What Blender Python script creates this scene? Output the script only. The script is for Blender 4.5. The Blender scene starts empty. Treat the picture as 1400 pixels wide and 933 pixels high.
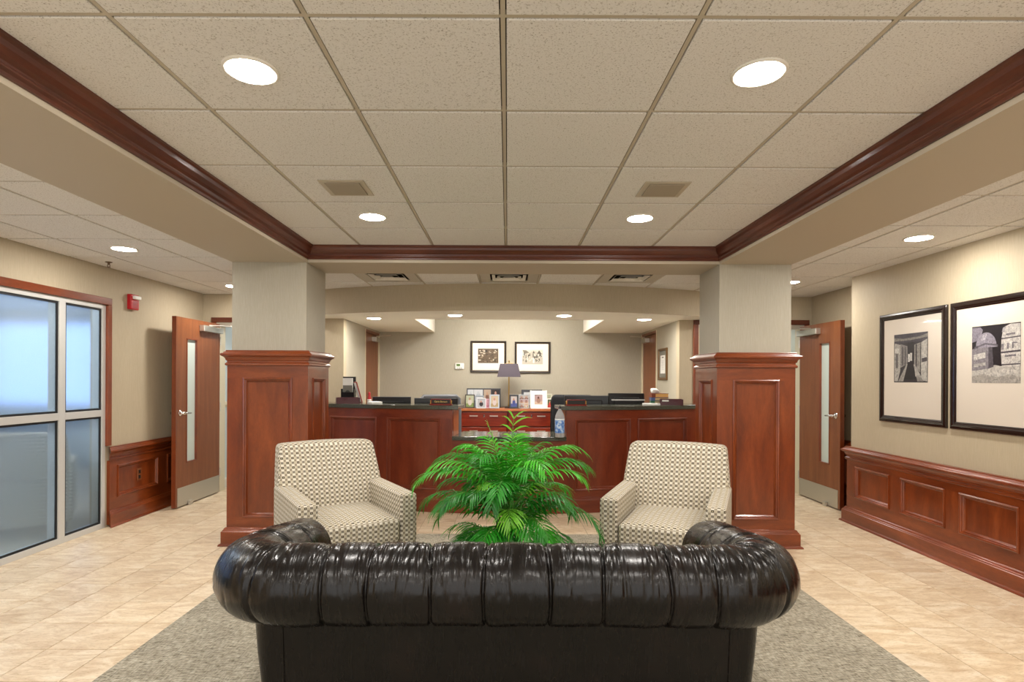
import bpy, bmesh, math, random
from mathutils import Matrix, Vector, noise

scene = bpy.context.scene
COL = scene.collection
PI = math.pi

# ------------------------------------------------------------------ camera
EYE = 1.40
FPX = 770.0
cam_data = bpy.data.cameras.new('camera')
cam = bpy.data.objects.new('camera', cam_data)
COL.objects.link(cam)
cam_data.sensor_fit = 'HORIZONTAL'
cam_data.sensor_width = 36.0
cam_data.lens = FPX / 1400.0 * 36.0
cam_data.shift_x = 6.0 / 1400.0
cam_data.shift_y = 52.5 / 1400.0
cam_data.clip_start = 0.05
cam_data.clip_end = 100
cam.matrix_world = Matrix.Translation((0, 0, EYE)) @ Matrix.Rotation(PI / 2, 4, 'X') @ Matrix.Rotation(0.0047, 4, 'Z')
scene.camera = cam

# ------------------------------------------------------------------ world, exposure
world = bpy.data.worlds.new('world')
scene.world = world
world.use_nodes = True
bg = world.node_tree.nodes['Background']
bg.inputs[0].default_value = (1.0, 0.965, 0.92, 1)
bg.inputs[1].default_value = 1.45
scene.view_settings.view_transform = 'Standard'
scene.view_settings.look = 'None'
scene.view_settings.gamma = 1
scene.view_settings.exposure = 0.40
scene.view_settings.use_curve_mapping = False
CAN_POWER = 235.0       # radiance of the recessed ceiling lamps
SMALL_CAN = 170.0
TROFFER = 20.0
DAYLIGHT = 2.0

# ------------------------------------------------------------------ helpers: colour and materials
def lin(h):
    h = h.lstrip('#')
    out = []
    for i in (0, 2, 4):
        c = int(h[i:i + 2], 16) / 255.0
        out.append(c / 12.92 if c <= 0.04045 else ((c + 0.055) / 1.055) ** 2.4)
    return tuple(out) + (1.0,)

def new_mat(name):
    m = bpy.data.materials.new(name)
    m.use_nodes = True
    nt = m.node_tree
    return m, nt, nt.nodes['Principled BSDF']

def node(nt, typ, **kw):
    n = nt.nodes.new(typ)
    for k, v in kw.items():
        setattr(n, k, v)
    return n

def plain(name, col, rough=0.5, spec=0.5, metal=0.0, coat=0.0, **kw):
    m, nt, b = new_mat(name)
    b.inputs['Base Color'].default_value = lin(col)
    b.inputs['Roughness'].default_value = rough
    b.inputs['Specular IOR Level'].default_value = spec
    b.inputs['Metallic'].default_value = metal
    b.inputs['Coat Weight'].default_value = coat
    for k, v in kw.items():
        b.inputs[k].default_value = v
    return m

def ramp(nt, fac, stops):
    r = node(nt, 'ShaderNodeValToRGB')
    while len(r.color_ramp.elements) < len(stops):
        r.color_ramp.elements.new(0.5)
    for e, (p, c) in zip(r.color_ramp.elements, stops):
        e.position = p
        e.color = lin(c) if isinstance(c, str) else c
    nt.links.new(fac, r.inputs[0])
    return r.outputs[0]

def coords(nt, scale=(1, 1, 1), kind='Object', shift=False):
    """Texture space: metres in the object's own frame (or UV), optionally shifted per object."""
    tc = node(nt, 'ShaderNodeTexCoord')
    mp = node(nt, 'ShaderNodeMapping')
    mp.inputs['Scale'].default_value = scale
    nt.links.new(tc.outputs[kind], mp.inputs['Vector'])
    if shift:
        oi = node(nt, 'ShaderNodeObjectInfo')
        mul = node(nt, 'ShaderNodeMath', operation='MULTIPLY')
        mul.inputs[1].default_value = 37.0
        nt.links.new(oi.outputs['Random'], mul.inputs[0])
        nt.links.new(mul.outputs[0], mp.inputs['Location'])
    return mp.outputs[0]

def tex_noise(nt, vec, scale=1.0, detail=3.0, rough=0.55, dist=0.0):
    n = node(nt, 'ShaderNodeTexNoise')
    n.inputs['Scale'].default_value = scale
    n.inputs['Detail'].default_value = detail
    n.inputs['Roughness'].default_value = rough
    n.inputs['Distortion'].default_value = dist
    nt.links.new(vec, n.inputs['Vector'])
    return n.outputs[0]

def mixc(nt, fac, a, b, blend='MIX'):
    mx = node(nt, 'ShaderNodeMix', data_type='RGBA', blend_type=blend)
    for sock, v in ((mx.inputs[0], fac), (mx.inputs[6], a), (mx.inputs[7], b)):
        if isinstance(v, bpy.types.NodeSocket):
            nt.links.new(v, sock)
        elif isinstance(v, str):
            sock.default_value = lin(v)
        else:
            sock.default_value = v
    return mx.outputs[2]

def math_n(nt, op, a, b=None, c=None):
    n = node(nt, 'ShaderNodeMath', operation=op)
    for i, v in enumerate((a, b, c)):
        if v is None:
            continue
        if isinstance(v, bpy.types.NodeSocket):
            nt.links.new(v, n.inputs[i])
        else:
            n.inputs[i].default_value = v
    return n.outputs[0]

def bump(nt, b, height, strength=0.2, dist=0.01):
    bn = node(nt, 'ShaderNodeBump')
    bn.inputs['Strength'].default_value = strength
    bn.inputs['Distance'].default_value = dist
    nt.links.new(height, bn.inputs['Height'])
    nt.links.new(bn.outputs[0], b.inputs['Normal'])

M = {}
def wood(key, scale, dark='#4A1A0C', mid='#6E2C16', light='#8A3E20', rough=0.28, coat=0.35):
    m, nt, b = new_mat(key)
    v = coords(nt, scale, 'Object', True)
    n1 = tex_noise(nt, v, 3.0, 4, 0.6, 0.4)
    v2 = coords(nt, tuple(s * 5 for s in scale), 'Object', True)
    n2 = tex_noise(nt, v2, 9.0, 2, 0.5)
    base = ramp(nt, n1, [(0.2, dark), (0.5, mid), (0.82, light)])
    fine = ramp(nt, n2, [(0.3, (0.88, 0.87, 0.86, 1)), (0.7, (1.07, 1.06, 1.05, 1))])
    nt.links.new(mixc(nt, 1.0, base, fine, 'MULTIPLY'), b.inputs['Base Color'])
    b.inputs['Roughness'].default_value = rough
    b.inputs['Coat Weight'].default_value = coat
    b.inputs['Coat Roughness'].default_value = 0.12
    M[key] = m
W_D, W_M, W_L = '#58240D', '#763412', '#90471F'
wood('wood_z', (3.5, 3.5, 0.7), W_D, W_M, W_L)
wood('wood_x', (0.7, 3.5, 3.5), W_D, W_M, W_L)
wood('wood_y', (3.5, 0.7, 3.5), W_D, W_M, W_L)
wood('crown_x', (0.7, 3.5, 3.5), '#3E1A0D', '#582714', '#6E3A22', 0.4, 0.12)
wood('crown_y', (3.5, 0.7, 3.5), '#3E1A0D', '#582714', '#6E3A22', 0.4, 0.12)
wood('desk_z', (3.5, 3.5, 0.7), '#581F0E', '#702D15', '#843B1D', 0.34, 0.25)
wood('desk_x', (0.7, 3.5, 3.5), '#581F0E', '#702D15', '#843B1D', 0.34, 0.25)
wood('door_z', (6, 6, 0.5), '#6E3A1E', '#7E4826', '#8E5630', 0.38, 0.1)
wood('cherry_x', (0.9, 6, 8), '#581608', '#782410', '#92391E', 0.3, 0.3)
wood('cherry_top', (0.7, 3.5, 3.5), '#8A4A28', '#A86038', '#BC7448', 0.35, 0.2)

def wallpaper(key, a, b2, c):
    m, nt, b = new_mat(key)
    v = coords(nt, (1, 1, 0.035))
    n1 = tex_noise(nt, v, 330, 3, 0.7)
    v2 = coords(nt, (1, 1, 0.4))
    n2 = tex_noise(nt, v2, 1.6, 2)
    base = ramp(nt, n1, [(0.3, a), (0.52, b2), (0.72, c)])
    sh = ramp(nt, n2, [(0.3, (0.95, 0.95, 0.95, 1)), (0.7, (1.03, 1.03, 1.03, 1))])
    nt.links.new(mixc(nt, 1.0, base, sh, 'MULTIPLY'), b.inputs['Base Color'])
    b.inputs['Roughness'].default_value = 0.6
    b.inputs['Specular IOR Level'].default_value = 0.3
    bump(nt, b, n1, 0.12, 0.003)
    M[key] = m
wallpaper('wallpaper', '#B0A38A', '#B6A990', '#BDB199')
wallpaper('wallpaper_grey', '#A8A191', '#AEA898', '#B6B0A2')

m, nt, b = new_mat('ceiling_tile')
v = coords(nt, (1, 1, 1), 'Object', True)
sp = tex_noise(nt, v, 150, 3, 0.7)
sp2 = tex_noise(nt, v, 55, 3, 0.7)
c1 = ramp(nt, sp, [(0.33, '#A6A096'), (0.43, '#E2E0DC'), (1.0, '#EDEBE8')])
c2 = ramp(nt, sp2, [(0.30, (0.74, 0.72, 0.68, 1)), (0.38, (1, 1, 1, 1))])
nt.links.new(mixc(nt, 1.0, c1, c2, 'MULTIPLY'), b.inputs['Base Color'])
b.inputs['Roughness'].default_value = 0.85
bump(nt, b, sp, 0.3, 0.004)
M['ceiling_tile'] = m
M['grid'] = plain('grid', '#BDB3A0', 0.5)
M['room_blue'] = plain('room_blue', '#9CB0B6', 0.7)
M['dark_gap'] = plain('dark_gap', '#4A4034', 0.9)
M['beam'] = plain('beam', '#B9AD99', 0.55, 0.3)
M['soffit'] = plain('soffit', '#F0EBDF', 0.6)
M['white_paint'] = plain('white_paint', '#E8E4DA', 0.6)

m, nt, b = new_mat('floor_tile')
v = coords(nt, (1.0, 2.6, 1), 'Object', True)
n1 = tex_noise(nt, v, 4.5, 8, 0.68, 1.2)
v2 = coords(nt, (1, 3.0, 1), 'Object', True)
n2 = tex_noise(nt, v2, 38, 4, 0.6, 1.0)
base = ramp(nt, n1, [(0.32, '#BFA688'), (0.47, '#CFBA9C'), (0.58, '#DCCBB1'), (0.75, '#E6DAC6')])
fine = ramp(nt, n2, [(0.33, (0.8, 0.76, 0.7, 1)), (0.48, (1, 1, 1, 1)), (0.75, (1.04, 1.04, 1.04, 1))])
oi = node(nt, 'ShaderNodeObjectInfo')
rr = ramp(nt, oi.outputs['Random'], [(0.0, (0.92, 0.91, 0.9, 1)), (1.0, (1.04, 1.04, 1.03, 1))])
nt.links.new(mixc(nt, 1.0, mixc(nt, 1.0, base, fine, 'MULTIPLY'), rr, 'MULTIPLY'), b.inputs['Base Color'])
b.inputs['Roughness'].default_value = 0.36
b.inputs['Specular IOR Level'].default_value = 0.4
bump(nt, b, n2, 0.08, 0.004)
M['floor_tile'] = m
M['grout'] = plain('grout', '#AFA088', 0.9)

m, nt, b = new_mat('carpet')
va = coords(nt, (1.0, 7.0, 1))
na = tex_noise(nt, va, 22, 3, 0.75)
vb = coords(nt, (8.0, 1.0, 1))
nb = tex_noise(nt, vb, 20, 3, 0.75)
vc = coords(nt, (0.6, 2.2, 1))
nc = tex_noise(nt, vc, 4, 2)
ca = ramp(nt, na, [(0.38, '#3E392F'), (0.5, '#97907F'), (0.62, '#BDB6A6')])
cb = ramp(nt, nb, [(0.38, '#6A6252'), (0.5, '#A09888'), (0.62, '#C4BDAE')])
cc = mixc(nt, 0.4, ca, cb)
sh = ramp(nt, nc, [(0.3, (0.85, 0.85, 0.84, 1)), (0.7, (1.08, 1.08, 1.07, 1))])
nt.links.new(mixc(nt, 1.0, cc, sh, 'MULTIPLY'), b.inputs['Base Color'])
b.inputs['Roughness'].default_value = 0.95
b.inputs['Specular IOR Level'].default_value = 0.1
bump(nt, b, na, 0.5, 0.004)
M['carpet'] = m

m, nt, b = new_mat('leather')
v = coords(nt)
n1 = tex_noise(nt, v, 5, 4, 0.6)
n2 = tex_noise(nt, v, 260, 2, 0.5)
n3 = tex_noise(nt, coords(nt, (1.0, 0.12, 0.12)), 70, 4, 0.6, 0.4)
nt.links.new(ramp(nt, n1, [(0.3, '#070504'), (0.55, '#0D0908'), (0.8, '#1A110E')]), b.inputs['Base Color'])
rg = node(nt, 'ShaderNodeMapRange')
rg.inputs[1].default_value = 0.3; rg.inputs[2].default_value = 0.7
rg.inputs[3].default_value = 0.2; rg.inputs[4].default_value = 0.32
nt.links.new(n3, rg.inputs[0])
nt.links.new(rg.outputs[0], b.inputs['Roughness'])
b.inputs['Specular IOR Level'].default_value = 0.36
hh = math_n(nt, 'ADD', math_n(nt, 'MULTIPLY', n2, 0.12), n3)
bump(nt, b, hh, 0.28, 0.005)
M['leather'] = m

# woven geometric upholstery laid out in UV metres
m, nt, b = new_mat('upholstery')
tc = node(nt, 'ShaderNodeTexCoord')
sep = node(nt, 'ShaderNodeSeparateXYZ')
nt.links.new(tc.outputs['UV'], sep.inputs[0])
PU, PV = 0.036, 0.032
su = math_n(nt, 'DIVIDE', sep.outputs[0], PU)
sv = math_n(nt, 'DIVIDE', sep.outputs[1], PV)
fu = math_n(nt, 'ABSOLUTE', math_n(nt, 'SUBTRACT', math_n(nt, 'FRACT', su), 0.5))
fv = math_n(nt, 'ABSOLUTE', math_n(nt, 'SUBTRACT', math_n(nt, 'FRACT', sv), 0.5))
mxuv = math_n(nt, 'MAXIMUM', fu, fv)
sq = math_n(nt, 'LESS_THAN', mxuv, 0.23)
hole = math_n(nt, 'LESS_THAN', mxuv, 0.085)
par = math_n(nt, 'FLOORED_MODULO', math_n(nt, 'ADD', math_n(nt, 'FLOOR', su), math_n(nt, 'FLOOR', sv)), 2.0)
colsel = math_n(nt, 'LESS_THAN', fu, 0.27)
rowsel = math_n(nt, 'LESS_THAN', fv, 0.27)
tan, cream, grey, dk = '#A8987A', '#DAD3C4', '#7E776D', '#423A32'
cross = math_n(nt, 'LESS_THAN', math_n(nt, 'ABSOLUTE', math_n(nt, 'SUBTRACT', fu, fv)), 0.12)
base = mixc(nt, colsel, '#A89B80', cream)
base = mixc(nt, rowsel, base, '#BFB59F')
corner = math_n(nt, 'MULTIPLY', math_n(nt, 'SUBTRACT', 1.0, colsel), math_n(nt, 'SUBTRACT', 1.0, rowsel))
base = mixc(nt, math_n(nt, 'MULTIPLY', corner, cross), base, '#8A8070')
sqc = mixc(nt, par, dk, grey)
base = mixc(nt, sq, base, sqc)
base = mixc(nt, math_n(nt, 'MULTIPLY', hole, math_n(nt, 'SUBTRACT', 1.0, par)), base, '#B8AC92')
nz = tex_noise(nt, tc.outputs['UV'], 900, 1, 0.5)
nt.links.new(mixc(nt, 1.0, base, ramp(nt, nz, [(0.3, (0.86, 0.86, 0.86, 1)), (0.7, (1.1, 1.1, 1.1, 1))]), 'MULTIPLY'), b.inputs['Base Color'])
b.inputs['Roughness'].default_value = 0.9
b.inputs['Specular IOR Level'].default_value = 0.15
bump(nt, b, nz, 0.2, 0.002)
M['upholstery'] = m

m, nt, b = new_mat('granite')
v = coords(nt)
n1 = tex_noise(nt, v, 220, 3, 0.7)
nt.links.new(ramp(nt, n1, [(0.35, '#2A2C26'), (0.55, '#4A4C42'), (0.75, '#77776A')]), b.inputs['Base Color'])
b.inputs['Roughness'].default_value = 0.14
M['granite'] = m

M['aluminium'] = plain('aluminium', '#C9C9C6', 0.35, 0.5, 0.25)
M['steel'] = plain('steel', '#C8C4BA', 0.38, 0.5, 0.85)
M['chrome'] = plain('chrome', '#D8D8D8', 0.15, 0.5, 1.0)
M['black_plastic'] = plain('black_plastic', '#0C0C0E', 0.3)
M['gasket'] = plain('gasket', '#101216', 0.6)
M['grey_plastic'] = plain('grey_plastic', '#5E6066', 0.45)
M['dark_fabric'] = plain('dark_fabric', '#15171C', 0.9)
M['mesh_grey'] = plain('mesh_grey', '#44474C', 0.8)
M['white_plastic'] = plain('white_plastic', '#E6E6E2', 0.4)
M['off_white'] = plain('off_white', '#D6D2C4', 0.5)
M['red_plastic'] = plain('red_plastic', '#B01420', 0.35)
M['espresso'] = plain('espresso', '#1C0E0A', 0.25, 0.5, 0, 0.4)
M['mat_board'] = plain('mat_board', '#D6CCBE', 0.25, 0.5, 0, 0.3)
M['mat_cream'] = plain('mat_cream', '#E6E1D3', 0.4, 0.5)
M['frame_black'] = plain('frame_black', '#2A2018', 0.35)
M['bronze'] = plain('bronze', '#6E5234', 0.35, 0.5, 0.5)
M['gold'] = plain('gold', '#B08D4A', 0.3, 0.5, 0.9)
M['brass_text'] = plain('brass_text', '#E8C26A', 0.4)
M['mat_grey'] = plain('mat_grey', '#75736A', 0.6)
M['paper'] = plain('paper', '#E6E6E0', 0.7)
M['burgundy'] = plain('burgundy', '#4A1018', 0.35)
M['cream_trim'] = plain('cream_trim', '#D9CFB4', 0.5)
M['pale_blue'] = plain('pale_blue', '#D3DEDF', 0.6)
M['pale_green'] = plain('pale_green', '#D5DACF', 0.6)
M['vision_glass'] = plain('vision_glass', '#C8D4CC', 0.12, 0.9, 0.0, 0.6)  # pale base colour stands in for the bright reflection in the door glass
M['soil'] = plain('soil', '#1C140E', 0.95)
M['pot'] = plain('pot', '#241C18', 0.35)
M['shade'] = plain('shade', '#4E4650', 0.8)
M['bulb'] = plain('bulb', '#FFFFFF', 0.5)
M['hvac'] = plain('hvac', '#B9B2A4', 0.5)
M['hvac_dark'] = plain('hvac_dark', '#5A564E', 0.7)
M['speaker'] = plain('speaker', '#A39886', 0.7)
M['brown_metal'] = plain('brown_metal', '#6E5A48', 0.4, 0.5, 0.4)

def emit(key, col, strength):
    m, nt, b = new_mat(key)
    nt.nodes.remove(b)
    e = node(nt, 'ShaderNodeEmission')
    e.inputs[0].default_value = col
    e.inputs[1].default_value = strength
    nt.links.new(e.outputs[0], nt.nodes['Material Output'].inputs[0])
    M[key] = m
emit('lamp', (1.0, 0.95, 0.89, 1), CAN_POWER)
emit('lamp_small', (1.0, 0.94, 0.85, 1), SMALL_CAN)
emit('troffer', (1.0, 0.95, 0.86, 1), TROFFER)
emit('corridor_glow', (0.95, 0.98, 1.0, 1), 9.0)  # glow of the unseen lamps added in the corridors
emit('meeting_fill', (1.0, 0.98, 0.94, 1), 24.0)  # glow of the panel added to light the blurred armchair
emit('daylight', (0.40, 0.58, 1.0, 1), DAYLIGHT)

m, nt, b = new_mat('frosted_glass')
nt.nodes.remove(b)
rf = node(nt, 'ShaderNodeBsdfRefraction'); rf.inputs['Roughness'].default_value = 0.24; rf.inputs['IOR'].default_value = 1.16
rf.inputs['Color'].default_value = lin('#E2EEFA')
tr = node(nt, 'ShaderNodeBsdfTranslucent'); tr.inputs['Color'].default_value = lin('#D8E4E8')
df = node(nt, 'ShaderNodeBsdfDiffuse'); df.inputs['Color'].default_value = lin('#B8C4C4')
gl = node(nt, 'ShaderNodeBsdfGlossy'); gl.inputs['Roughness'].default_value = 0.2
def mixs(a, c, f):
    x = node(nt, 'ShaderNodeMixShader'); x.inputs[0].default_value = f
    nt.links.new(a, x.inputs[1]); nt.links.new(c, x.inputs[2]); return x.outputs[0]
o = mixs(mixs(mixs(rf.outputs[0], tr.outputs[0], 0.15), df.outputs[0], 0.12), gl.outputs[0], 0.04)
nt.links.new(o, nt.nodes['Material Output'].inputs[0])
M['frosted_glass'] = m

m, nt, b = new_mat('clear_plastic')
b.inputs['Base Color'].default_value = lin('#DDE6EA')
b.inputs['Transmission Weight'].default_value = 0.6
b.inputs['Roughness'].default_value = 0.08
b.inputs['IOR'].default_value = 1.2
M['clear_plastic'] = m

def leaf_mat(key, a, c):
    m, nt, b = new_mat(key)
    oi = node(nt, 'ShaderNodeObjectInfo')
    n = tex_noise(nt, coords(nt), 9, 2)
    f = math_n(nt, 'MULTIPLY', math_n(nt, 'ADD', n, oi.outputs['Random']), 0.5)
    nt.links.new(ramp(nt, f, [(0.25, a), (0.75, c)]), b.inputs['Base Color'])
    b.inputs['Roughness'].default_value = 0.4
    b.inputs['Subsurface Weight'].default_value = 0.0
    b.inputs['Transmission Weight'].default_value = 0.0
    tl = node(nt, 'ShaderNodeBsdfTranslucent')
    tl.inputs[0].default_value = lin(c)
    x = node(nt, 'ShaderNodeMixShader'); x.inputs[0].default_value = 0.25
    nt.links.new(b.outputs[0], x.inputs[1]); nt.links.new(tl.outputs[0], x.inputs[2])
    nt.links.new(x.outputs[0], nt.nodes['Material Output'].inputs[0])
    M[key] = m
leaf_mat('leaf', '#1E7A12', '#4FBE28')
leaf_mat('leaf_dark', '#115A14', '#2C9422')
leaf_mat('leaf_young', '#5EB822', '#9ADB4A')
M['stem'] = plain('stem', '#4E8A2A', 0.5)

_flat = {}
def flat(col, rough=0.45):
    k = (col, rough)
    if k not in _flat:
        _flat[k] = plain('print_' + col.lstrip('#').lower(), col, rough)
    return _flat[k]

_ink = {}
def ink(col):
    if col not in _ink:
        m, nt, b = new_mat('ink_' + col.lstrip('#').lower())
        n = tex_noise(nt, coords(nt), 55, 5, 0.75, 0.8)
        v = ramp(nt, n, [(0.3, (0.3, 0.3, 0.32, 1)), (0.5, (0.72, 0.72, 0.72, 1)), (0.7, (1.1, 1.09, 1.07, 1))])
        nt.links.new(mixc(nt, 1.0, lin(col), v, 'MULTIPLY'), b.inputs['Base Color'])
        b.inputs['Roughness'].default_value = 0.3
        _ink[col] = m
    return _ink[col]

def photo_mat(key, cols, scale=40):
    m, nt, b = new_mat(key)
    n = tex_noise(nt, coords(nt, (1, 1, 1), 'Object', True), scale, 2, 0.5, 0.6)
    st = [(0.32 + 0.36 * i / max(1, len(cols) - 1), c) for i, c in enumerate(cols)]
    nt.links.new(ramp(nt, n, st), b.inputs['Base Color'])
    b.inputs['Roughness'].default_value = 0.3
    return m

# ------------------------------------------------------------------ helpers: geometry
def flatL(o, u, n):
    O, U, N = Vector(o), Vector(u), Vector(n)
    def L(a, c, z):
        p = O + U * a + N * c
        return (p.x, p.y, p.z + z)
    return L

class MB:
    def __init__(s):
        s.v = []; s.f = []; s.m = []; s.uv = []
    def add(s, vs, fs, mi=0):
        o = len(s.v)
        s.v += [tuple(p) for p in vs]
        for f in fs:
            s.f.append(tuple(o + i for i in f)); s.m.append(mi)
        return s
    def box(s, x0, x1, y0, y1, z0, z1, mi=0):
        if x0 > x1: x0, x1 = x1, x0
        if y0 > y1: y0, y1 = y1, y0
        if z0 > z1: z0, z1 = z1, z0
        return s.add([(x0, y0, z0), (x1, y0, z0), (x1, y1, z0), (x0, y1, z0), (x0, y0, z1), (x1, y0, z1), (x1, y1, z1), (x0, y1, z1)],
                     [(0, 3, 2, 1), (4, 5, 6, 7), (0, 1, 5, 4), (1, 2, 6, 5), (2, 3, 7, 6), (3, 0, 4, 7)], mi)
    def lbox(s, L, u0, u1, n0, n1, z0, z1, seg=1, mi=0):
        vs = []; fs = []
        for i in range(seg + 1):
            u = u0 + (u1 - u0) * i / seg
            vs += [L(u, n0, z0), L(u, n1, z0), L(u, n1, z1), L(u, n0, z1)]
        for i in range(seg):
            a = 4 * i; c = a + 4
            for k in range(4):
                k2 = (k + 1) % 4
                fs.append((a + k, c + k, c + k2, a + k2))
        fs.append((0, 1, 2, 3)); e = 4 * seg
        fs.append((e + 3, e + 2, e + 1, e))
        return s.add(vs, fs, mi)
    def extr(s, L, u0, u1, prof, m0=0, m1=0, seg=1, mi=0):
        """closed (n, z) profile pulled along u, ends mitred by m * n"""
        vs = []; fs = []; k = len(prof)
        for i in range(seg + 1):
            t = i / seg
            for n, z in prof:
                a, c = u0 - m0 * n, u1 + m1 * n
                vs.append(L(a + (c - a) * t, n, z))
        for i in range(seg):
            for j in range(k):
                j2 = (j + 1) % k
                fs.append((i * k + j, (i + 1) * k + j, (i + 1) * k + j2, i * k + j2))
        fs.append(tuple(range(k))); fs.append(tuple(seg * k + j for j in reversed(range(k))))
        return s.add(vs, fs, mi)
    def ring(s, L, u0, u1, z0, z1, prof, seg=1, mi=0, close=False):
        """picture-frame moulding: prof = (inset, height) from outer to inner edge"""
        rows = []
        for d, h in prof:
            r = []
            a, c, lo, hi = u0 + d, u1 - d, z0 + d, z1 - d
            for i in range(seg): r.append(L(a + (c - a) * i / seg, h, lo))
            r.append(L(c, h, lo)); r.append(L(c, h, hi))
            for i in range(1, seg): r.append(L(c + (a - c) * i / seg, h, hi))
            r.append(L(a, h, hi))
            rows.append(r)
        n = len(rows[0]); vs = [p for r in rows for p in r]; fs = []
        K = len(rows)
        for j in range(K - 1 if not close else K):
            j2 = (j + 1) % K
            for i in range(n):
                i2 = (i + 1) % n
                fs.append((j * n + i, j * n + i2, j2 * n + i2, j2 * n + i))
        return s.add(vs, fs, mi)
    def tube(s, pts, r, n=8, mi=0, cap=True):
        pts = [Vector(p) for p in pts]; vs = []; fs = []
        rs = r if isinstance(r, (list, tuple)) else [r] * len(pts)
        up = None
        for i, p in enumerate(pts):
            t = (pts[min(i + 1, len(pts) - 1)] - pts[max(i - 1, 0)]).normalized()
            if up is None:
                up = Vector((0, 0, 1)) if abs(t.z) < 0.9 else Vector((1, 0, 0))
            a = t.cross(up)
            if a.length < 1e-5: a = t.cross(Vector((1, 0.3, 0)))
            a.normalize(); c = a.cross(t).normalized(); up = c
            for k in range(n):
                w = 2 * PI * k / n
                vs.append(p + (a * math.cos(w) + c * math.sin(w)) * rs[i])
        for i in range(len(pts) - 1):
            for k in range(n):
                k2 = (k + 1) % n
                fs.append((i * n + k, i * n + k2, (i + 1) * n + k2, (i + 1) * n + k))
        if cap:
            fs.append(tuple(reversed(range(n)))); e = (len(pts) - 1) * n
            fs.append(tuple(e + k for k in range(n)))
        return s.add(vs, fs, mi)
    def lathe(s, prof, c=(0, 0, 0), n=24, mi=0, cap=True):
        vs = []; fs = []
        for r, z in prof:
            for k in range(n):
                w = 2 * PI * k / n
                vs.append((c[0] + r * math.cos(w), c[1] + r * math.sin(w), c[2] + z))
        for i in range(len(prof) - 1):
            for k in range(n):
                k2 = (k + 1) % n
                fs.append((i * n + k, i * n + k2, (i + 1) * n + k2, (i + 1) * n + k))
        if cap:
            fs.append(tuple(reversed(range(n)))); e = (len(prof) - 1) * n
            fs.append(tuple(e + k for k in range(n)))
        return s.add(vs, fs, mi)
    def poly(s, pts, mi=0):
        return s.add(pts, [tuple(range(len(pts)))], mi)
    def build(s, name, mats, parent=None, smooth=False, bevel=0.0, uvbox=False):
        me = bpy.data.meshes.new(name)
        me.from_pydata(s.v, [], s.f)
        if not isinstance(mats, (list, tuple)): mats = [mats]
        for x in mats: me.materials.append(M[x] if isinstance(x, str) else x)
        if len(mats) > 1: me.polygons.foreach_set('material_index', s.m)
        bm = bmesh.new(); bm.from_mesh(me)
        bmesh.ops.recalc_face_normals(bm, faces=bm.faces); bm.to_mesh(me); bm.free()
        if uvbox: box_uv(me)
        if smooth: me.polygons.foreach_set('use_smooth', [True] * len(me.polygons))
        return link(name, me, parent, bevel)

def box_uv(me):
    uv = me.uv_layers.new(name='UVMap')
    for p in me.polygons:
        n = p.normal; ax = max(range(3), key=lambda k: abs(n[k]))
        for li in p.loop_indices:
            c = me.vertices[me.loops[li].vertex_index].co
            uv.data[li].uv = ((c.y, c.z), (c.x, c.z), (c.x, c.y))[ax]

def link(name, me, parent=None, bevel=0.0):
    o = bpy.data.objects.new(name, me)
    COL.objects.link(o)
    if parent is not None: o.parent = parent
    if bevel:
        b = o.modifiers.new('bevel', 'BEVEL'); b.width = bevel; b.segments = 2; b.limit_method = 'ANGLE'
    return o

def tag(o, label, cat=None, group=None, kind=None):
    o['label'] = label
    if cat: o['category'] = cat
    if group: o['group'] = group
    if kind: o['kind'] = kind
    return o

def empty(name, loc=(0, 0, 0), rz=0.0):
    o = bpy.data.objects.new(name, None)
    o.empty_display_size = 0.1
    COL.objects.link(o); o.location = loc; o.rotation_euler = (0, 0, rz)
    return o

def struct(name, label, cat, loc=(0, 0, 0)):
    return tag(empty(name, loc), label, cat, None, 'structure')

def copy_tree(o, parent=None):
    c = o.copy(); COL.objects.link(c)
    if parent is not None: c.parent = parent
    for ch in list(o.children): copy_tree(ch, c)
    return c

def soft_box(hx, hy, hz, r, n=8, deform=None, mi=0):
    """rounded box on a grid, centred on the origin; deform(x, y, z) -> point"""
    def axis(h):
        e = [-h, -h + r * 0.3, -h + r * 0.62, -h + r]
        mid = [-h + r + (2 * h - 2 * r) * i / n for i in range(1, n)]
        return e + mid + [-v for v in reversed(e)]
    H = (hx, hy, hz); A = [axis(h) for h in H]
    mb = MB(); idx = {}
    def vert(p):
        k = tuple(round(c, 6) for c in p)
        if k not in idx:
            inner = [max(-(H[i] - r), min(H[i] - r, p[i])) for i in range(3)]
            d = Vector([p[i] - inner[i] for i in range(3)])
            q = Vector(inner) + (d.normalized() * r if d.length > 1e-9 else d)
            q = deform(*q) if deform else tuple(q)
            idx[k] = len(mb.v); mb.v.append(tuple(q))
        return idx[k]
    for ax in range(3):
        b1, b2 = [(1, 2), (0, 2), (0, 1)][ax]
        for sgn in (-1, 1):
            for i in range(len(A[b1]) - 1):
                for j in range(len(A[b2]) - 1):
                    q = []
                    for a, c in ((i, j), (i + 1, j), (i + 1, j + 1), (i, j + 1)):
                        p = [0, 0, 0]; p[ax] = sgn * H[ax]; p[b1] = A[b1][a]; p[b2] = A[b2][c]
                        q.append(vert(p))
                    mb.f.append(tuple(q)); mb.m.append(mi)
    return mb

# ================================================================== SETTING
HC = 2.516          # central coffered ceiling
HS = 2.43           # side ceilings
HB = 2.38           # underside of the beams
XL, XR = -3.75, 3.425      # left and right walls
XA = 3.74           # wall of the alcove behind the right door
YB = 6.93           # back wall with the two doors
YR = 8.90           # back wall of the reception
REAR = -2.6         # the lobby goes on behind the camera
BLx0, BLx1 = -2.326, -1.69
BRx0, BRx1 = 1.785, 2.39
CY0, CY1 = 4.75, 5.24

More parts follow.
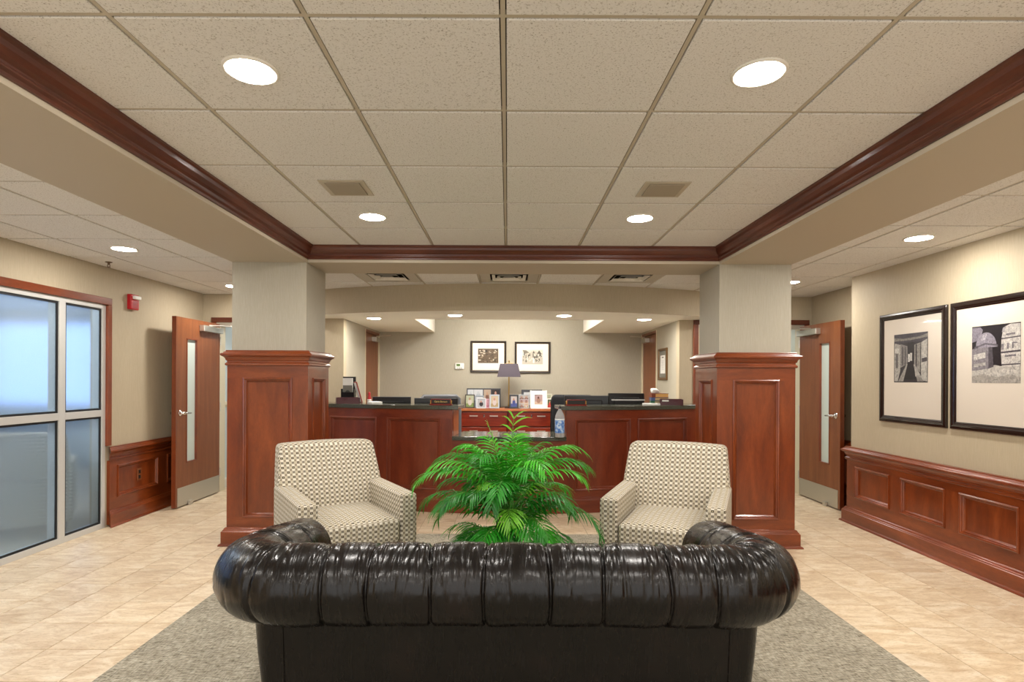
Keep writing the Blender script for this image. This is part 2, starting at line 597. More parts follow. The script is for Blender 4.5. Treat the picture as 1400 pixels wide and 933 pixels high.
# ------------------------------------------------------------------ floor
floor = struct('floor', 'beige square stone tile floor of the lobby', 'floor')
MB().box(-8.3, 5.2, REAR, 10.2, -0.12, -0.003).build('floor_slab', 'grout', floor)
TP = 0.3095
RUG = (-1.90, 1.97, 4.62)
_tiles = {}
rest = MB()
nx0 = int(math.floor((XL - 2.278) / TP)); nx1 = int(math.ceil((XA - 2.278) / TP))
for i in range(nx0, nx1):
    for j in range(-20, 19):
        x0, y0 = 2.278 + i * TP, 3.207 + j * TP
        x1, y1 = x0 + TP, y0 + TP
        x0, x1 = max(x0, XL), min(x1, XA if y0 > 5.6 else XR)
        y1 = min(y1, 8.9)
        if x1 - x0 < 0.03 or y1 - y0 < 0.03: continue
        if x0 > RUG[0] and x1 < RUG[1] and y1 < RUG[2]: continue
        if x0 > -1.5 and x1 < 1.6 and y1 < 5.07: continue
        if x0 > BLx0 and x1 < BLx1 and y0 > CY0 and y1 < CY1: continue
        if x0 > BRx0 and x1 < BRx1 and y0 > CY0 and y1 < CY1: continue
        g = 0.0022
        if y0 < 2.2 or y0 > 6.9 or (abs(x0) < 2 and y0 > 6.25):
            rest.box(x0 + g, x1 - g, y0 + g, y1 - g, -0.006, 0.0)
            continue
        key = (round(x1 - x0, 3), round(y1 - y0, 3))
        if key not in _tiles:
            o = MB().box(g, key[0] - g, g, key[1] - g, -0.006, 0.0).build('floor_tile', 'floor_tile', floor, bevel=0.0015)
            _tiles[key] = o.data
        else:
            o = link('floor_tile', _tiles[key], floor, 0.0015)
        o.location = (x0, y0, 0)
rest.build('floor_tile_field', 'floor_tile', floor)['kind'] = 'stuff'

rug = MB()
pts = [(-1.90, REAR), (1.97, REAR), (1.97, 4.62), (1.60, 4.62), (1.60, 5.08), (-1.50, 5.08), (-1.50, 4.62), (-1.90, 4.62)]
rug.add([(x, y, -0.004) for x, y in pts] + [(x, y, 0.004) for x, y in pts],
        [tuple(range(8)), tuple(range(15, 7, -1))] + [(i, (i + 1) % 8, 8 + (i + 1) % 8, 8 + i) for i in range(8)])
rug = tag(rug.build('area_carpet', 'carpet'), 'grey and taupe woven carpet inlaid in the tiles under the sofa', 'carpet')

# ------------------------------------------------------------------ ceilings of lay-in tiles
def tile_ceiling(name, label, xs, ys, z, skip=None):
    c = struct(name, label, 'ceiling')
    MB().box(xs[0], xs[-1], ys[0], ys[-1], z + 0.03, z + 0.06).build('ceiling_deck', 'dark_gap', c)
    for i in range(len(xs) - 1):
        for j in range(len(ys) - 1):
            if skip and skip(i, j): continue
            g = 0.0115
            MB().box(xs[i] + g, xs[i + 1] - g, ys[j] + g, ys[j + 1] - g, z, z + 0.016).build('ceiling_tile', 'ceiling_tile', c, bevel=0.003)
    for x in xs[1:-1]:
        MB().box(x - 0.0075, x + 0.0075, ys[0], ys[-1], z + 0.004, z + 0.02).build('grid_bar', 'grid', c)
    for y in ys[1:-1]:
        MB().box(xs[0], xs[-1], y - 0.0075, y + 0.0075, z + 0.0045, z + 0.0205).build('grid_bar', 'grid', c)
    return c
def lines(a, p, lo, hi):
    k = math.ceil((lo + 0.02 - a) / p); out = [lo]
    while a + k * p < hi - 0.02:
        out.append(a + k * p); k += 1
    return out + [hi]
T = 0.61
tile_ceiling('ceiling_center', 'speckled beige tile ceiling inside the wood-trimmed coffer', lines(-0.02, T, BLx1, BRx0), lines(1.736, T, REAR, CY0), HC)
tile_ceiling('ceiling_left', 'speckled tile ceiling over the aisle beside the frosted window', lines(-2.76, T, XL, BLx0), lines(2.97, T, REAR, YB), HS)
tile_ceiling('ceiling_right', 'speckled tile ceiling over the aisle beside the framed photographs', lines(2.64, T, BRx1, XA), lines(3.12, T, REAR, YB), HS)
VX = [-1.21, 0.01, 1.23]
bx = lines(0.01 - T / 2, T, BLx0, BRx1)
by = lines(5.39, T, CY1, YB)
def is_vent(i, j):
    cx = (bx[i] + bx[i + 1]) / 2; cy = (by[j] + by[j + 1]) / 2
    return any(abs(cx - v) < 0.05 for v in VX) and abs(cy - 5.695) < 0.05
tile_ceiling('ceiling_back', 'narrow strip of tile ceiling with three air vents behind the columns', bx, by, HS, is_vent)

# ------------------------------------------------------------------ beams
tag(MB().box(BLx0, BLx1, REAR, CY1, HB, 2.62).build('ceiling_beam', 'beam'), 'wide beige dropped beam running over the left aisle edge', 'beam', None, 'structure')
tag(MB().box(BRx0, BRx1, REAR, CY1, HB, 2.62).build('ceiling_beam', 'beam'), 'wide beige dropped beam running over the right aisle edge', 'beam', None, 'structure')
tag(MB().box(BLx1, BRx0, CY0, CY1, HB, 2.62).build('ceiling_beam', 'beam'), 'beige cross beam joining the tops of the two columns', 'beam', None, 'structure')

CROWN = [(0, 0), (0.064, 0), (0.064, -0.012), (0.054, -0.02), (0.049, -0.038), (0.036, -0.058), (0.022, -0.07), (0.021, -0.078), (0.024, -0.082),
         (0.024, -0.09), (0.012, -0.098), (0.012, -0.112), (0, -0.112)]
cr = struct('trim_1', 'dark cherry crown moulding around the coffered ceiling', 'moulding')
MB().extr(flatL((BLx1, REAR, HC), (0, 1, 0), (1, 0, 0)), 0, CY0 - REAR, CROWN, 0, -1).build('crown_length', 'crown_y', cr)
MB().extr(flatL((BLx1, CY0, HC), (1, 0, 0), (0, -1, 0)), 0, BRx0 - BLx1, CROWN, -1, -1).build('crown_length', 'crown_x', cr)
MB().extr(flatL((BRx0, REAR, HC), (0, 1, 0), (-1, 0, 0)), 0, CY0 - REAR, CROWN, 0, -1).build('crown_length', 'crown_y', cr)

# ------------------------------------------------------------------ frame-and-panel wainscot
CAP = [(0, -0.13), (0.034, -0.13), (0.040, -0.124), (0.040, -0.112), (0.034, -0.106), (0.028, -0.102), (0.028, -0.088), (0.036, -0.084), (0.039, -0.07), (0.047, -0.058),
       (0.060, -0.05), (0.066, -0.046), (0.068, -0.034), (0.064, -0.026), (0.052, -0.024), (0.047, -0.014), (0.036, -0.010), (0.036, 0), (0, 0)]
BASE = [(0, 0), (0.078, 0), (0.078, 0.006), (0.072, 0.016), (0.064, 0.019), (0.060, 0.021), (0.060, 0.116), (0.052, 0.122), (0.052, 0.128), (0.046, 0.131), (0.040, 0.145), (0.030, 0.15), (0, 0.15)]
PANEL_MOULD = [(-0.006, 0.024), (-0.006, 0.033), (0.002, 0.037), (0.010, 0.034), (0.013, 0.027), (0.020, 0.026), (0.024, 0.018), (0.032, 0.0105)]
def wainscot(par, L, u0, u1, ztop, opens, ow, e0=0, e1=0, grain='wood_x', zb=0.15, capz=0.13, base=BASE, seg=1, desk=False):
    """opens: (u0, u1, z0, z1) recessed panels. e0 / e1: mitre of cap and base at either end (1 = outside corner)"""
    t = 0.026
    wz = 'desk_z' if desk else 'wood_z'
    zt = ztop - capz
    lo = min(o[2] for o in opens) if opens else zt; hi = max(o[3] for o in opens) if opens else zt
    a, c = u0 - (t if e0 > 0 and ow != 'short' else 0), u1 + (t if e1 > 0 and ow != 'short' else 0)
    MB().lbox(L, a, c, 0, t, hi, zt, seg).build('rail', grain, par)
    MB().lbox(L, a, c, 0, t, 0.02, lo, seg).build('rail', grain, par)
    edges = [a] + [v for o in opens for v in o[:2]] + [c]
    for k in range(0, len(edges), 2):
        if edges[k + 1] - edges[k] > 0.004:
            MB().lbox(L, edges[k], edges[k + 1], 0, t, lo, hi, max(1, seg // 4)).build('stile', wz, par)
    for o in opens:
        s = max(1, seg // 3)
        p = MB().lbox(L, o[0], o[1], 0, 0.010, o[2], o[3], s).build('panel', wz, par)
        MB().ring(L, o[0], o[1], o[2], o[3], PANEL_MOULD, s).build('panel_moulding', wz, p, smooth=False)
    if capz:
        MB().extr(L, u0, u1, [(n, z + ztop) for n, z in CAP], e0, e1, seg).build('cap_moulding', grain, par, bevel=0.002)
    MB().extr(L, u0, u1, base, e0, e1, seg).build('baseboard', grain, par, bevel=0.002)

# ------------------------------------------------------------------ columns
def column(x0, x1, label, inner):
    c = struct('column', label, 'column')
    MB().box(x0, x1, CY0, CY1, 0, HB).build('shaft', 'wallpaper_grey', c)
    w, d = x1 - x0, CY1 - CY0
    zt = 1.635
    faces = [(flatL((x0, CY0, 0), (1, 0, 0), (0, -1, 0)), w, 0.113, 'wood_x'), (flatL((x1, CY0, 0), (0, 1, 0), (1, 0, 0)), d, 0.09, 'wood_y'),
             (flatL((x1, CY1, 0), (-1, 0, 0), (0, 1, 0)), w, 0.113, 'wood_x'), (flatL((x0, CY1, 0), (0, -1, 0), (-1, 0, 0)), d, 0.09, 'wood_y')]
    for L, ln, s, g in faces:
        wainscot(c, L, 0, ln, zt, [(s, ln - s, 0.235, 1.40)], 'short' if g == 'wood_y' else None, 1, 1, g)
    return c
column(-2.326, -1.70, 'square column with cherry panelled lower half, nearer the frosted window', 1)
column(1.783, 2.388, 'square column with cherry panelled lower half, nearer the framed photographs', -1)

# ------------------------------------------------------------------ left wall with the frosted storefront window
wl = struct('wall_left', 'beige wallpapered wall with the frosted window and fire strobe', 'wall')
WY0, WY1 = 1.6, 5.245
MB().box(XL - 0.14, XL, WY1, YB, 0, HS + 0.06).build('wallpaper_panel', 'wallpaper', wl)
MB().box(XL - 0.14, XL, REAR, WY0, 0, HS + 0.06).build('wallpaper_panel', 'wallpaper', wl)
MB().box(XL - 0.14, XL, WY0, WY1, 2.075, HS + 0.06).build('wallpaper_panel', 'wallpaper', wl)
L = flatL((XL, 5.30, 0), (0, 1, 0), (1, 0, 0))
wainscot(wl, L, 0, YB - 5.30, 0.75, [(0.085, 0.70, 0.265, 0.56), (0.87, 1.50, 0.265, 0.56)], None, 1, -1, 'wood_y')
# wood casing of the window
cs = struct('trim_2', 'cherry wood casing around the frosted window', 'casing')
MB().box(XL, XL + 0.03, 5.245, 5.298, 0.76, 2.075).build('casing_side', 'wood_z', cs, bevel=0.004)
MB().box(XL, XL + 0.03, WY0, 5.298, 2.075, 2.14).build('casing_head', 'wood_y', cs, bevel=0.004)

win = struct('window_1', 'tall frosted glass window wall in an aluminium frame', 'window')
GX = XL - 0.012
mull = [WY0, 3.30, 4.70, 5.20]
for k, y in enumerate(mull):
    MB().box(XL - 0.09, XL + 0.006, y, y + (0.045 if k == 3 else 0.07), 0, 2.075).build('mullion', 'aluminium', win, bevel=0.002)
for k in range(3):
    a, c = mull[k] + 0.07, mull[k + 1]
    for z0, z1 in ((0, 0.05), (1.04, 1.10), (2.035, 2.075)):
        MB().box(XL - 0.09, XL + 0.006, a, c, z0, z1).build('transom', 'aluminium', win, bevel=0.002)
    for z0, z1 in ((0.05, 1.04), (1.10, 2.035)):
        p = MB().box(GX - 0.006, GX, a, c, z0, z1).build('pane', 'frosted_glass', win)
        Lp = flatL((GX, a, 0), (0, 1, 0), (1, 0, 0))
        MB().ring(Lp, 0, c - a, z0, z1, [(0, 0), (0, 0.008), (0.018, 0.008), (0.018, 0)]).build('gasket', 'gasket', p)

# the meeting room behind the frosted glass
rm = struct('wall_meeting_room', 'pale walls of the room blurred behind the frosted window', 'wall')
MB().box(-8.3, -8.2, 1.2, 8.8, 0, HS).build('wall_panel', 'room_blue', rm)
MB().box(-8.2, XL - 0.14, 8.7, 8.8, 0, HS).build('wall_panel', 'room_blue', rm)
MB().box(-8.2, XL - 0.14, 1.2, 1.3, 0, HS).build('wall_panel', 'room_blue', rm)
MB().box(-8.3, XL - 0.14, 1.2, 8.8, HS, HS + 0.05).build('ceiling_panel', 'white_paint', rm)
MB().box(XL - 0.14, XL - 0.05, YB, 8.8, 0, HS).build('wall_panel', 'room_blue', rm)
mw = struct('window_2', 'daylit outside window seen only as glow behind frosted glass', 'window')
MB().box(-8.0, -4.6, 8.66, 8.68, 0.95, 2.25).build('daylight_pane', 'daylight', mw)
MB().ring(flatL((-8.0, 8.70, 0), (1, 0, 0), (0, -1, 0)), 0, 3.4, 0.95, 2.25, [(-0.05, 0), (-0.05, 0.05), (0.03, 0.05), (0.03, 0.02)]).build('window_frame', 'aluminium', mw)
ml = tag(empty('meeting_room_fill', (-4.9, 4.4, HS)), 'glowing panel added to light the armchair behind the frosted window', 'ceiling light')  # no such lamp is seen; added so the armchair shows through the glass
MB().box(-0.3, 0.3, -0.6, 0.6, -0.008, 0).build('rim', 'white_paint', ml)
MB().box(-0.28, 0.28, -0.58, 0.58, -0.02, -0.008).build('diffuser', 'meeting_fill', ml)
mw2 = struct('blue_fill_pane', 'unseen glowing pane added to throw blue light through the frosted glass', 'window')  # unseen glowing pane, added to send blue light into the lobby
MB().box(-8.18, -8.16, 2.2, 7.8, 0.95, 2.25).build('daylight_pane', 'daylight', mw2)

# ------------------------------------------------------------------ right wall
wr = struct('wall_right', 'beige wallpapered wall carrying the large framed photographs', 'wall')
MB().box(XR, XA + 0.14, REAR, 5.61, 0, HS + 0.06).build('wallpaper_panel', 'wallpaper', wr)
MB().box(XA, XA + 0.14, 5.61, YB, 0, HS + 0.06).build('wallpaper_panel', 'wallpaper', wr)
L = flatL((XR, 5.61, 0), (0, -1, 0), (-1, 0, 0))
ops = []
u = 0.115
while u < 5.5:
    ops.append((u, u + 0.485, 0.265, 0.56)); u += 0.635
wainscot(wr, L, 0, 6.3, 0.75, ops, None, 1, 0, 'wood_y')
L = flatL((XR, 5.61, 0), (1, 0, 0), (0, 1, 0))
wainscot(wr, L, 0, XA - XR, 0.75, [(0.08, 0.24, 0.265, 0.56)], 'short', 1, -1, 'wood_x')
L = flatL((XA, 5.61, 0), (0, 1, 0), (-1, 0, 0))
wainscot(wr, L, 0, YB - 5.61, 0.75, [(0.12, 0.60, 0.265, 0.56), (0.72, 1.20, 0.265, 0.56)], None, -1, -1, 'wood_y')

# ------------------------------------------------------------------ back wall, with the two corridor doors
wb = struct('wall_back', 'beige back wall on both sides of the reception alcove', 'wall')
DLx0, DLx1 = -3.58, -2.34
DRx0, DRx1 = 2.34, 3.64
RX0, RX1 = -2.02, 2.11
YT = YB + 0.12
MB().box(XL - 0.05, DLx0, YB, YT, 0, HS + 0.06).build('wallpaper_panel', 'wallpaper', wb)
MB().box(DLx1, RX0, YB, YT, 0, HS + 0.06).build('wallpaper_panel', 'wallpaper', wb)
MB().box(DLx0, DLx1, YB, YT, 2.08, HS + 0.06).build('wallpaper_panel', 'wallpaper', wb)
MB().box(RX1, DRx0, YB, YT, 0, HS + 0.06).build('wallpaper_panel', 'wallpaper', wb)
MB().box(DRx1, XA + 0.05, YB, YT, 0, HS + 0.06).build('wallpaper_panel', 'wallpaper', wb)
MB().box(DRx0, DRx1, YB, YT, 2.08, HS + 0.06).build('wallpaper_panel', 'wallpaper', wb)
MB().box(RX0, RX1, YB, YT, HS, 2.7).build('wallpaper_panel', 'wallpaper', wb)

def door_frame(n, x0, x1, label):
    t = struct('trim_%d' % n, label, 'door frame')
    MB().box(x0 - 0.06, x1 + 0.06, YB - 0.025, YB, 2.085, 2.145).build('casing_head', 'crown_x', t, bevel=0.004)
    for a, c in ((x0 - 0.06, x0), (x1, x1 + 0.06)):
        MB().box(a, c, YB - 0.025, YB, 0, 2.085).build('casing_side', 'wood_z', t, bevel=0.004)
    MB().box(x0, x1, YB - 0.01, YT + 0.02, 2.045, 2.085).build('jamb_head', 'steel', t)
    for a, c in ((x0, x0 + 0.035), (x1 - 0.035, x1)):
        MB().box(a, c, YB - 0.01, YT + 0.02, 0, 2.045).build('jamb_side', 'cream_trim', t)
door_frame(3, DLx0, DLx1, 'door frame of the open door nearer the frosted window')
door_frame(4, DRx0, DRx1, 'door frame of the open door nearer the framed photographs')

# corridors beyond the open doors
for sgn, x0, x1, mt, nm, lb, base in ((-1, -3.62, -2.10, 'pale_blue', 'wall_corridor_left', 'pale blue corridor wall with cream chair rail beyond the open door', 'white_paint'),
                                (1, 3.66, 2.20, 'pale_green', 'wall_corridor_right', 'pale green corridor wall seen through the open door at right', 'wood_y')):
    c = struct(nm, lb, 'wall')
    MB().box(x0, x0 + sgn * 0.05, YT, 9.6, 0, HS).build('wall_panel', mt, c)
    MB().box(x1, x1 - sgn * 0.05, YT, 9.6, 0, HS).build('wall_panel', mt, c)
    MB().box(x0, x1, 9.6, 9.65, 0, HS).build('wall_panel', mt, c)
    MB().box(x0, x1, YT, 9.6, HS - 0.1, HS).build('ceiling_panel', 'white_paint', c)
    Lc = flatL((x0, YT, 0), (0, 1, 0), (-sgn, 0, 0))
    if sgn < 0:
        MB().extr(Lc, 0, 2.5, [(0, 1.03), (0.02, 1.035), (0.028, 1.06), (0.02, 1.09), (0, 1.10)]).build('chair_rail', 'cream_trim', c)
        MB().extr(Lc, 0, 2.5, [(0, 2.2), (0.04, 2.29), (0.04, 2.33), (0, 2.33)]).build('cornice', 'cream_trim', c)
    MB().extr(Lc, 0, 2.5, [(0, 0), (0.02, 0), (0.02, 0.1), (0.01, 0.12), (0, 0.12)]).build('baseboard', base, c)
    f = tag(empty('corridor_fill', ((x0 + x1) / 2, 8.0, HS - 0.1)), 'unseen square lamp added to light the corridor behind the %s open door' % ('left' if sgn < 0 else 'right'), 'ceiling light')  # unseen lamp, added to light the closed-off corridor
    MB().box(-0.3, 0.3, -0.3, 0.3, -0.006, 0).build('rim', 'white_paint', f)
    MB().box(-0.28, 0.28, -0.28, 0.28, -0.02, -0.006).build('diffuser', 'corridor_glow', f)

# ------------------------------------------------------------------ reception alcove shell
wc = struct('wall_reception', 'warm grey wallpapered walls around the reception desk', 'wall')
MB().box(RX0 - 0.1, RX1 + 0.1, YR, YR + 0.1, 0, 2.7).build('wallpaper_panel', 'wallpaper_grey', wc)
for x, s in ((RX0, -1), (RX1, 1)):
    MB().box(x, x + s * 0.07, YT, 7.98, 0, 2.7).build('wallpaper_panel', 'wallpaper_grey', wc)
    MB().box(x, x + s * 0.07, 7.98, YR, 2.11, 2.7).build('wallpaper_panel', 'wallpaper_grey', wc)

# curved bulkhead and its soffit
BR_, BY0, BCX = 5.46, 6.05, 0.03
def arcY(x): return BY0 + BR_ - math.sqrt(BR_ ** 2 - (x - BCX) ** 2)
ZS = 2.14
bk = MB(); N = 40; X0, X1 = -2.5, 2.56
vs = []; fs = []
for i in range(N + 1):
    x = X0 + (X1 - X0) * i / N; y = arcY(x)
    vs += [(x, y, ZS + 0.001), (x, y, HS + 0.02), (x, y + 0.1, HS + 0.02), (x, y + 0.1, ZS + 0.001)]
for i in range(N):
    for k in range(4):
        fs.append((4 * i + k, 4 * i + 4 + k, 4 * i + 4 + (k + 1) % 4, 4 * i + (k + 1) % 4))
fs += [(0, 1, 2, 3), (4 * N + 3, 4 * N + 2, 4 * N + 1, 4 * N)]
bk.add(vs, fs)
bk.box(X0, X0 + 0.03, arcY(X0) + 0.1, YB, ZS + 0.021, HS); bk.box(X1 - 0.03, X1, arcY(X1) + 0.1, YB, ZS + 0.021, HS)
tag(bk.build('wall_bulkhead', 'wallpaper'), 'curved wallpapered bulkhead above the reception desk', 'bulkhead', None, 'structure')
OX0, OX1, OY = -1.155, 1.19, 6.97
sf = struct('ceiling_soffit', 'cream plaster soffit with small round lamps over the reception desk', 'ceiling')
sm = MB(); xs = sorted(set([X0 + (X1 - X0) * i / 30 for i in range(31)] + [OX0, OX1, RX0, RX1]))
for a, c in zip(xs[:-1], xs[1:]):
    yb = OY if a >= RX0 - 1e-6 and c <= RX1 + 1e-6 else YB
    sm.add([(a, arcY(a), ZS), (c, arcY(c), ZS), (c, yb, ZS), (a, yb, ZS), (a, arcY(a), ZS + 0.02), (c, arcY(c), ZS + 0.02), (c, yb, ZS + 0.02), (a, yb, ZS + 0.02)],
           [(0, 3, 2, 1), (4, 5, 6, 7), (2, 3, 7, 6)])
sm.box(RX0, OX0, OY, YR, ZS, ZS + 0.02); sm.box(OX1, RX1, OY, YR, ZS, ZS + 0.02)
sm.build('soffit_board', 'soffit', sf)
ZR = 2.62
MB().box(OX0 - 0.02, OX0, OY, YR, ZS + 0.0202, ZR).build('recess_side', 'white_paint', sf)
MB().box(OX1, OX1 + 0.02, OY, YR, ZS + 0.0202, ZR).build('recess_side', 'white_paint', sf)
MB().box(OX0, OX1, OY - 0.02, OY, ZS + 0.0202, ZR).build('recess_front', 'white_paint', sf)
MB().box(OX0 - 0.02, OX1 + 0.02, OY - 0.02, YR, ZR, ZR + 0.03).build('recess_ceiling', 'white_paint', sf)

# doors in the sides of the alcove
for n, x, s, lb in ((3, RX0, -1, 'plain brown wooden door beside the thermostat wall'), (4, RX1, 1, 'plain brown wooden door beside the framed certificate')):
    d = struct('door_%d' % n, lb, 'door')
    MB().box(x - s * 0.0, x + s * 0.07, 7.98, 8.02, 0, 2.11).build('jamb', 'cream_trim', d)
    MB().box(x - s * 0.0, x + s * 0.07, YR - 0.045, YR - 0.002, 0, 2.11).build('jamb', 'cream_trim', d)
    MB().box(x - s * 0.0, x + s * 0.07, 8.02, YR - 0.045, 2.07, 2.11).build('jamb_head', 'wood_y', d)
    leaf = MB().box(x + s * 0.02, x + s * 0.065, 8.022, YR - 0.047, 0.01, 2.068).build('leaf', 'door_z', d)
    MB().box(x + s * 0.02, x - s * 0.05, 8.45, 8.72, 1.965, 2.03).build('closer', 'steel', d, bevel=0.004)
    MB().tube([(x - s * 0.04, 8.5, 2.04), (x - s * 0.28, 8.42, 2.05)], 0.008, 6).build('closer_arm', 'steel', d)
    MB().lathe([(0.0, 0), (0.026, 0), (0.026, 0.012), (0.0, 0.012)], (0, 0, 0), 12).build('lever_rose', 'chrome', d).matrix_local = Matrix.Translation((x + s * 0.02, 8.09, 1.02)) @ Matrix.Rotation(-s * PI / 2, 4, 'Y')
    MB().tube([(x - s * 0.03, 8.09, 1.02), (x - s * 0.035, 8.2, 1.02)], 0.009, 8).build('lever', 'chrome', d)

# the two open corridor doors, standing parallel to the side walls
def open_door(n, xf, s, y0, y1, label):
    """xf: x of the face that looks into the room; s: room direction (+1 = +x)"""
    d = struct('door_%d' % n, label, 'door')
    t = 0.045; xb = xf - s * t
    gy0, gy1 = (y0 + 0.20, y0 + 0.40)
    lf = MB()
    lf.box(xb, xf, y0, gy0, 0.012, 2.057); lf.box(xb, xf, gy1, y1, 0.012, 2.057)
    lf.box(xb, xf, gy0, gy1, 0.012, 0.474); lf.box(xb, xf, gy0, gy1, 1.83, 2.057)
    lf.build('leaf', 'door_z', d)
    MB().box(xb, xf, y0 - 0.004, y0, 0.012, 2.057).build('edge_band', 'wood_z', d)
    MB().box(xf - s * 0.026, xf - s * 0.02, gy0, gy1, 0.474, 1.83).build('vision_glass', 'vision_glass', d)
    Lg = flatL((xf, gy0, 0), (0, 1, 0), (s, 0, 0))
    MB().ring(Lg, 0, gy1 - gy0, 0.474, 1.83, [(-0.006, 0), (-0.006, 0.004), (0.006, 0.004), (0.006, -0.02)]).build('glass_bead', 'wood_z', d)
    MB().box(xf, xf + s * 0.003, y0 + 0.03, y1 - 0.01, 0.014, 0.215).build('kick_plate', 'steel', d)
    c = MB().box(xf, xf + s * 0.06, y1 - 0.46, y1 - 0.03, 1.935, 2.005).build('closer', 'steel', d, bevel=0.006)
    MB().tube([(xf + s * 0.03, y1 - 0.3, 2.012), (xf + s * 0.18, y1 - 0.12, 2.02), (xf + s * 0.42, YB + 0.01, 2.036)], 0.009, 6).build('closer_arm', 'steel', c)
    for k, sx in ((xf, s), (xb, -s)):
        h = MB().lathe([(0.034, 0), (0.034, 0.008), (0.02, 0.014), (0.014, 0.03), (0.014, 0.055)], (0, 0, 0), 16).build('lever_rose', 'chrome', d, smooth=True)
        h.matrix_local = Matrix.Translation((k, y0 + 0.075, 1.02)) @ Matrix.Rotation(sx * PI / 2, 4, 'Y')
        MB().tube([(k + sx * 0.05, y0 + 0.075, 1.02), (k + sx * 0.056, y0 + 0.10, 1.02), (k + sx * 0.054, y0 + 0.19, 1.015)], [0.012, 0.011, 0.008], 8).build('lever', 'chrome', d, smooth=True)
    for z in (0.25, 1.05, 1.85):
        MB().lathe([(0.008, -0.05), (0.008, 0.05)], (xf + s * 0.004, y1 + 0.004, z), 8).build('hinge', 'steel', d)
    st = MB().box(xf + s * 0.003, xf + s * 0.03, y0 + 0.22, y0 + 0.28, 0.0, 0.05).build('door_stop', 'steel', d, bevel=0.004)
open_door(1, -3.522, 1, 5.985, 6.89, 'open wooden door with slim glass strip, beside the fire strobe wall')
open_door(2, 3.578, -1, 6.06, 6.90, 'open wooden door with slim glass strip, beside the framed photographs wall')

# ================================================================== CEILING FIXTURES
def can_proto(r, mat):
    f = empty('recessed_light')
    MB().lathe([(r * 1.2, 0), (r * 1.2, -0.004), (r * 1.12, -0.008), (r * 1.0, -0.006), (r * 1.0, 0)], (0, 0, 0), 32, cap=False).build('trim_ring', 'white_paint', f, smooth=True)
    MB().lathe([(r * 1.0, -0.003), (r * 0.8, -0.0085), (r * 0.4, -0.011), (0.002, -0.012)], (0, 0, 0), 32, cap=False).build('lens', mat, f, smooth=True)
    return f
big = can_proto(0.081, 'lamp')
_first = [True]
def can(x, y, z, label, group, src, first):
    o = src if first else copy_tree(src)
    o.location = (x, y, z)
    return tag(o, label, 'ceiling light', group)
g = 'recessed lamps in the coffered ceiling'
can(-0.935, 2.04, HC, 'large round recessed lamp near the top left of the coffer', g, big, True)
can(0.905, 2.04, HC, 'large round recessed lamp near the top right of the coffer', g, big, False)
can(-0.935, 3.875, HC, 'recessed lamp just beyond the left ceiling speaker', g, big, False)
can(0.905, 3.875, HC, 'recessed lamp just beyond the right ceiling speaker', g, big, False)
for y, wh in ((0.2, 'directly above'), (-1.63, 'well behind')):  # unseen lamps added to fill the room with light
    can(-0.935, y, HC, 'unseen fill lamp added in the coffer %s the viewer, on the window side' % wh, g, big, False)
    can(0.905, y, HC, 'unseen fill lamp added in the coffer %s the viewer, on the photograph side' % wh, g, big, False)
g = 'recessed lamps over the side aisles'
can(-3.065, 4.495, HS, 'recessed lamp over the aisle beside the frosted window', g, big, False)
can(-3.065, 6.30, HS, 'recessed lamp half hidden behind the left column top', g, big, False)
can(2.945, 4.04, HS, 'recessed lamp over the aisle beside the framed photographs', g, big, False)
can(2.945, 5.87, HS, 'recessed lamp half hidden behind the right column top', g, big, False)
can(-3.065, 2.665, HS, 'left aisle recessed lamp just outside the picture', g, big, False)  # unseen aisle lamps from here on, kept to even the light
can(-3.065, 0.835, HS, 'unseen fill lamp added over the left aisle beside the viewer', g, big, False)
can(2.945, 2.21, HS, 'right aisle recessed lamp just outside the picture', g, big, False)
can(2.945, 0.38, HS, 'unseen fill lamp added over the right aisle beside the viewer', g, big, False)
can(-3.065, -1.0, HS, 'unseen fill lamp added over the left aisle well behind the viewer', g, big, False)
can(2.945, -1.45, HS, 'unseen fill lamp added over the right aisle well behind the viewer', g, big, False)
small = can_proto(0.08, 'lamp_small')
g = 'small recessed lamps in the reception soffit'
can(-1.63, 6.86, ZS, 'leftmost small recessed lamp in the reception soffit', g, small, True)
can(-0.61, 6.50, ZS, 'small soffit lamp above the left framed print', g, small, False)
can(0.645, 6.50, ZS, 'small soffit lamp above the right framed print', g, small, False)
can(1.66, 6.86, ZS, 'rightmost small recessed lamp in the reception soffit', g, small, False)
# fluorescent light inside the raised recess over the reception
tf = tag(empty('troffer_light', (0.02, 7.85, ZR)), 'fluorescent panel lamp in the raised recess above the reception', 'ceiling light')
MB().box(-0.62, 0.62, -0.31, 0.31, -0.012, 0).build('housing', 'white_paint', tf)
MB().box(-0.6, 0.6, -0.29, 0.29, -0.02, -0.012).build('diffuser', 'troffer', tf)

# square ceiling speakers
def speaker(x, y, label):
    s = tag(empty('ceiling_speaker', (x, y, HC)), label, 'speaker', 'square ceiling speakers')
    MB().box(-0.13, 0.13, -0.13, 0.13, -0.006, 0).build('frame', 'grid', s, bevel=0.003)
    MB().box(-0.1, 0.1, -0.1, 0.1, -0.012, -0.006).build('grille', 'speaker', s, bevel=0.003)
speaker(-0.945, 3.29, 'square grey ceiling speaker in the left half of the coffer')
speaker(0.90, 3.29, 'square grey ceiling speaker in the right half of the coffer')

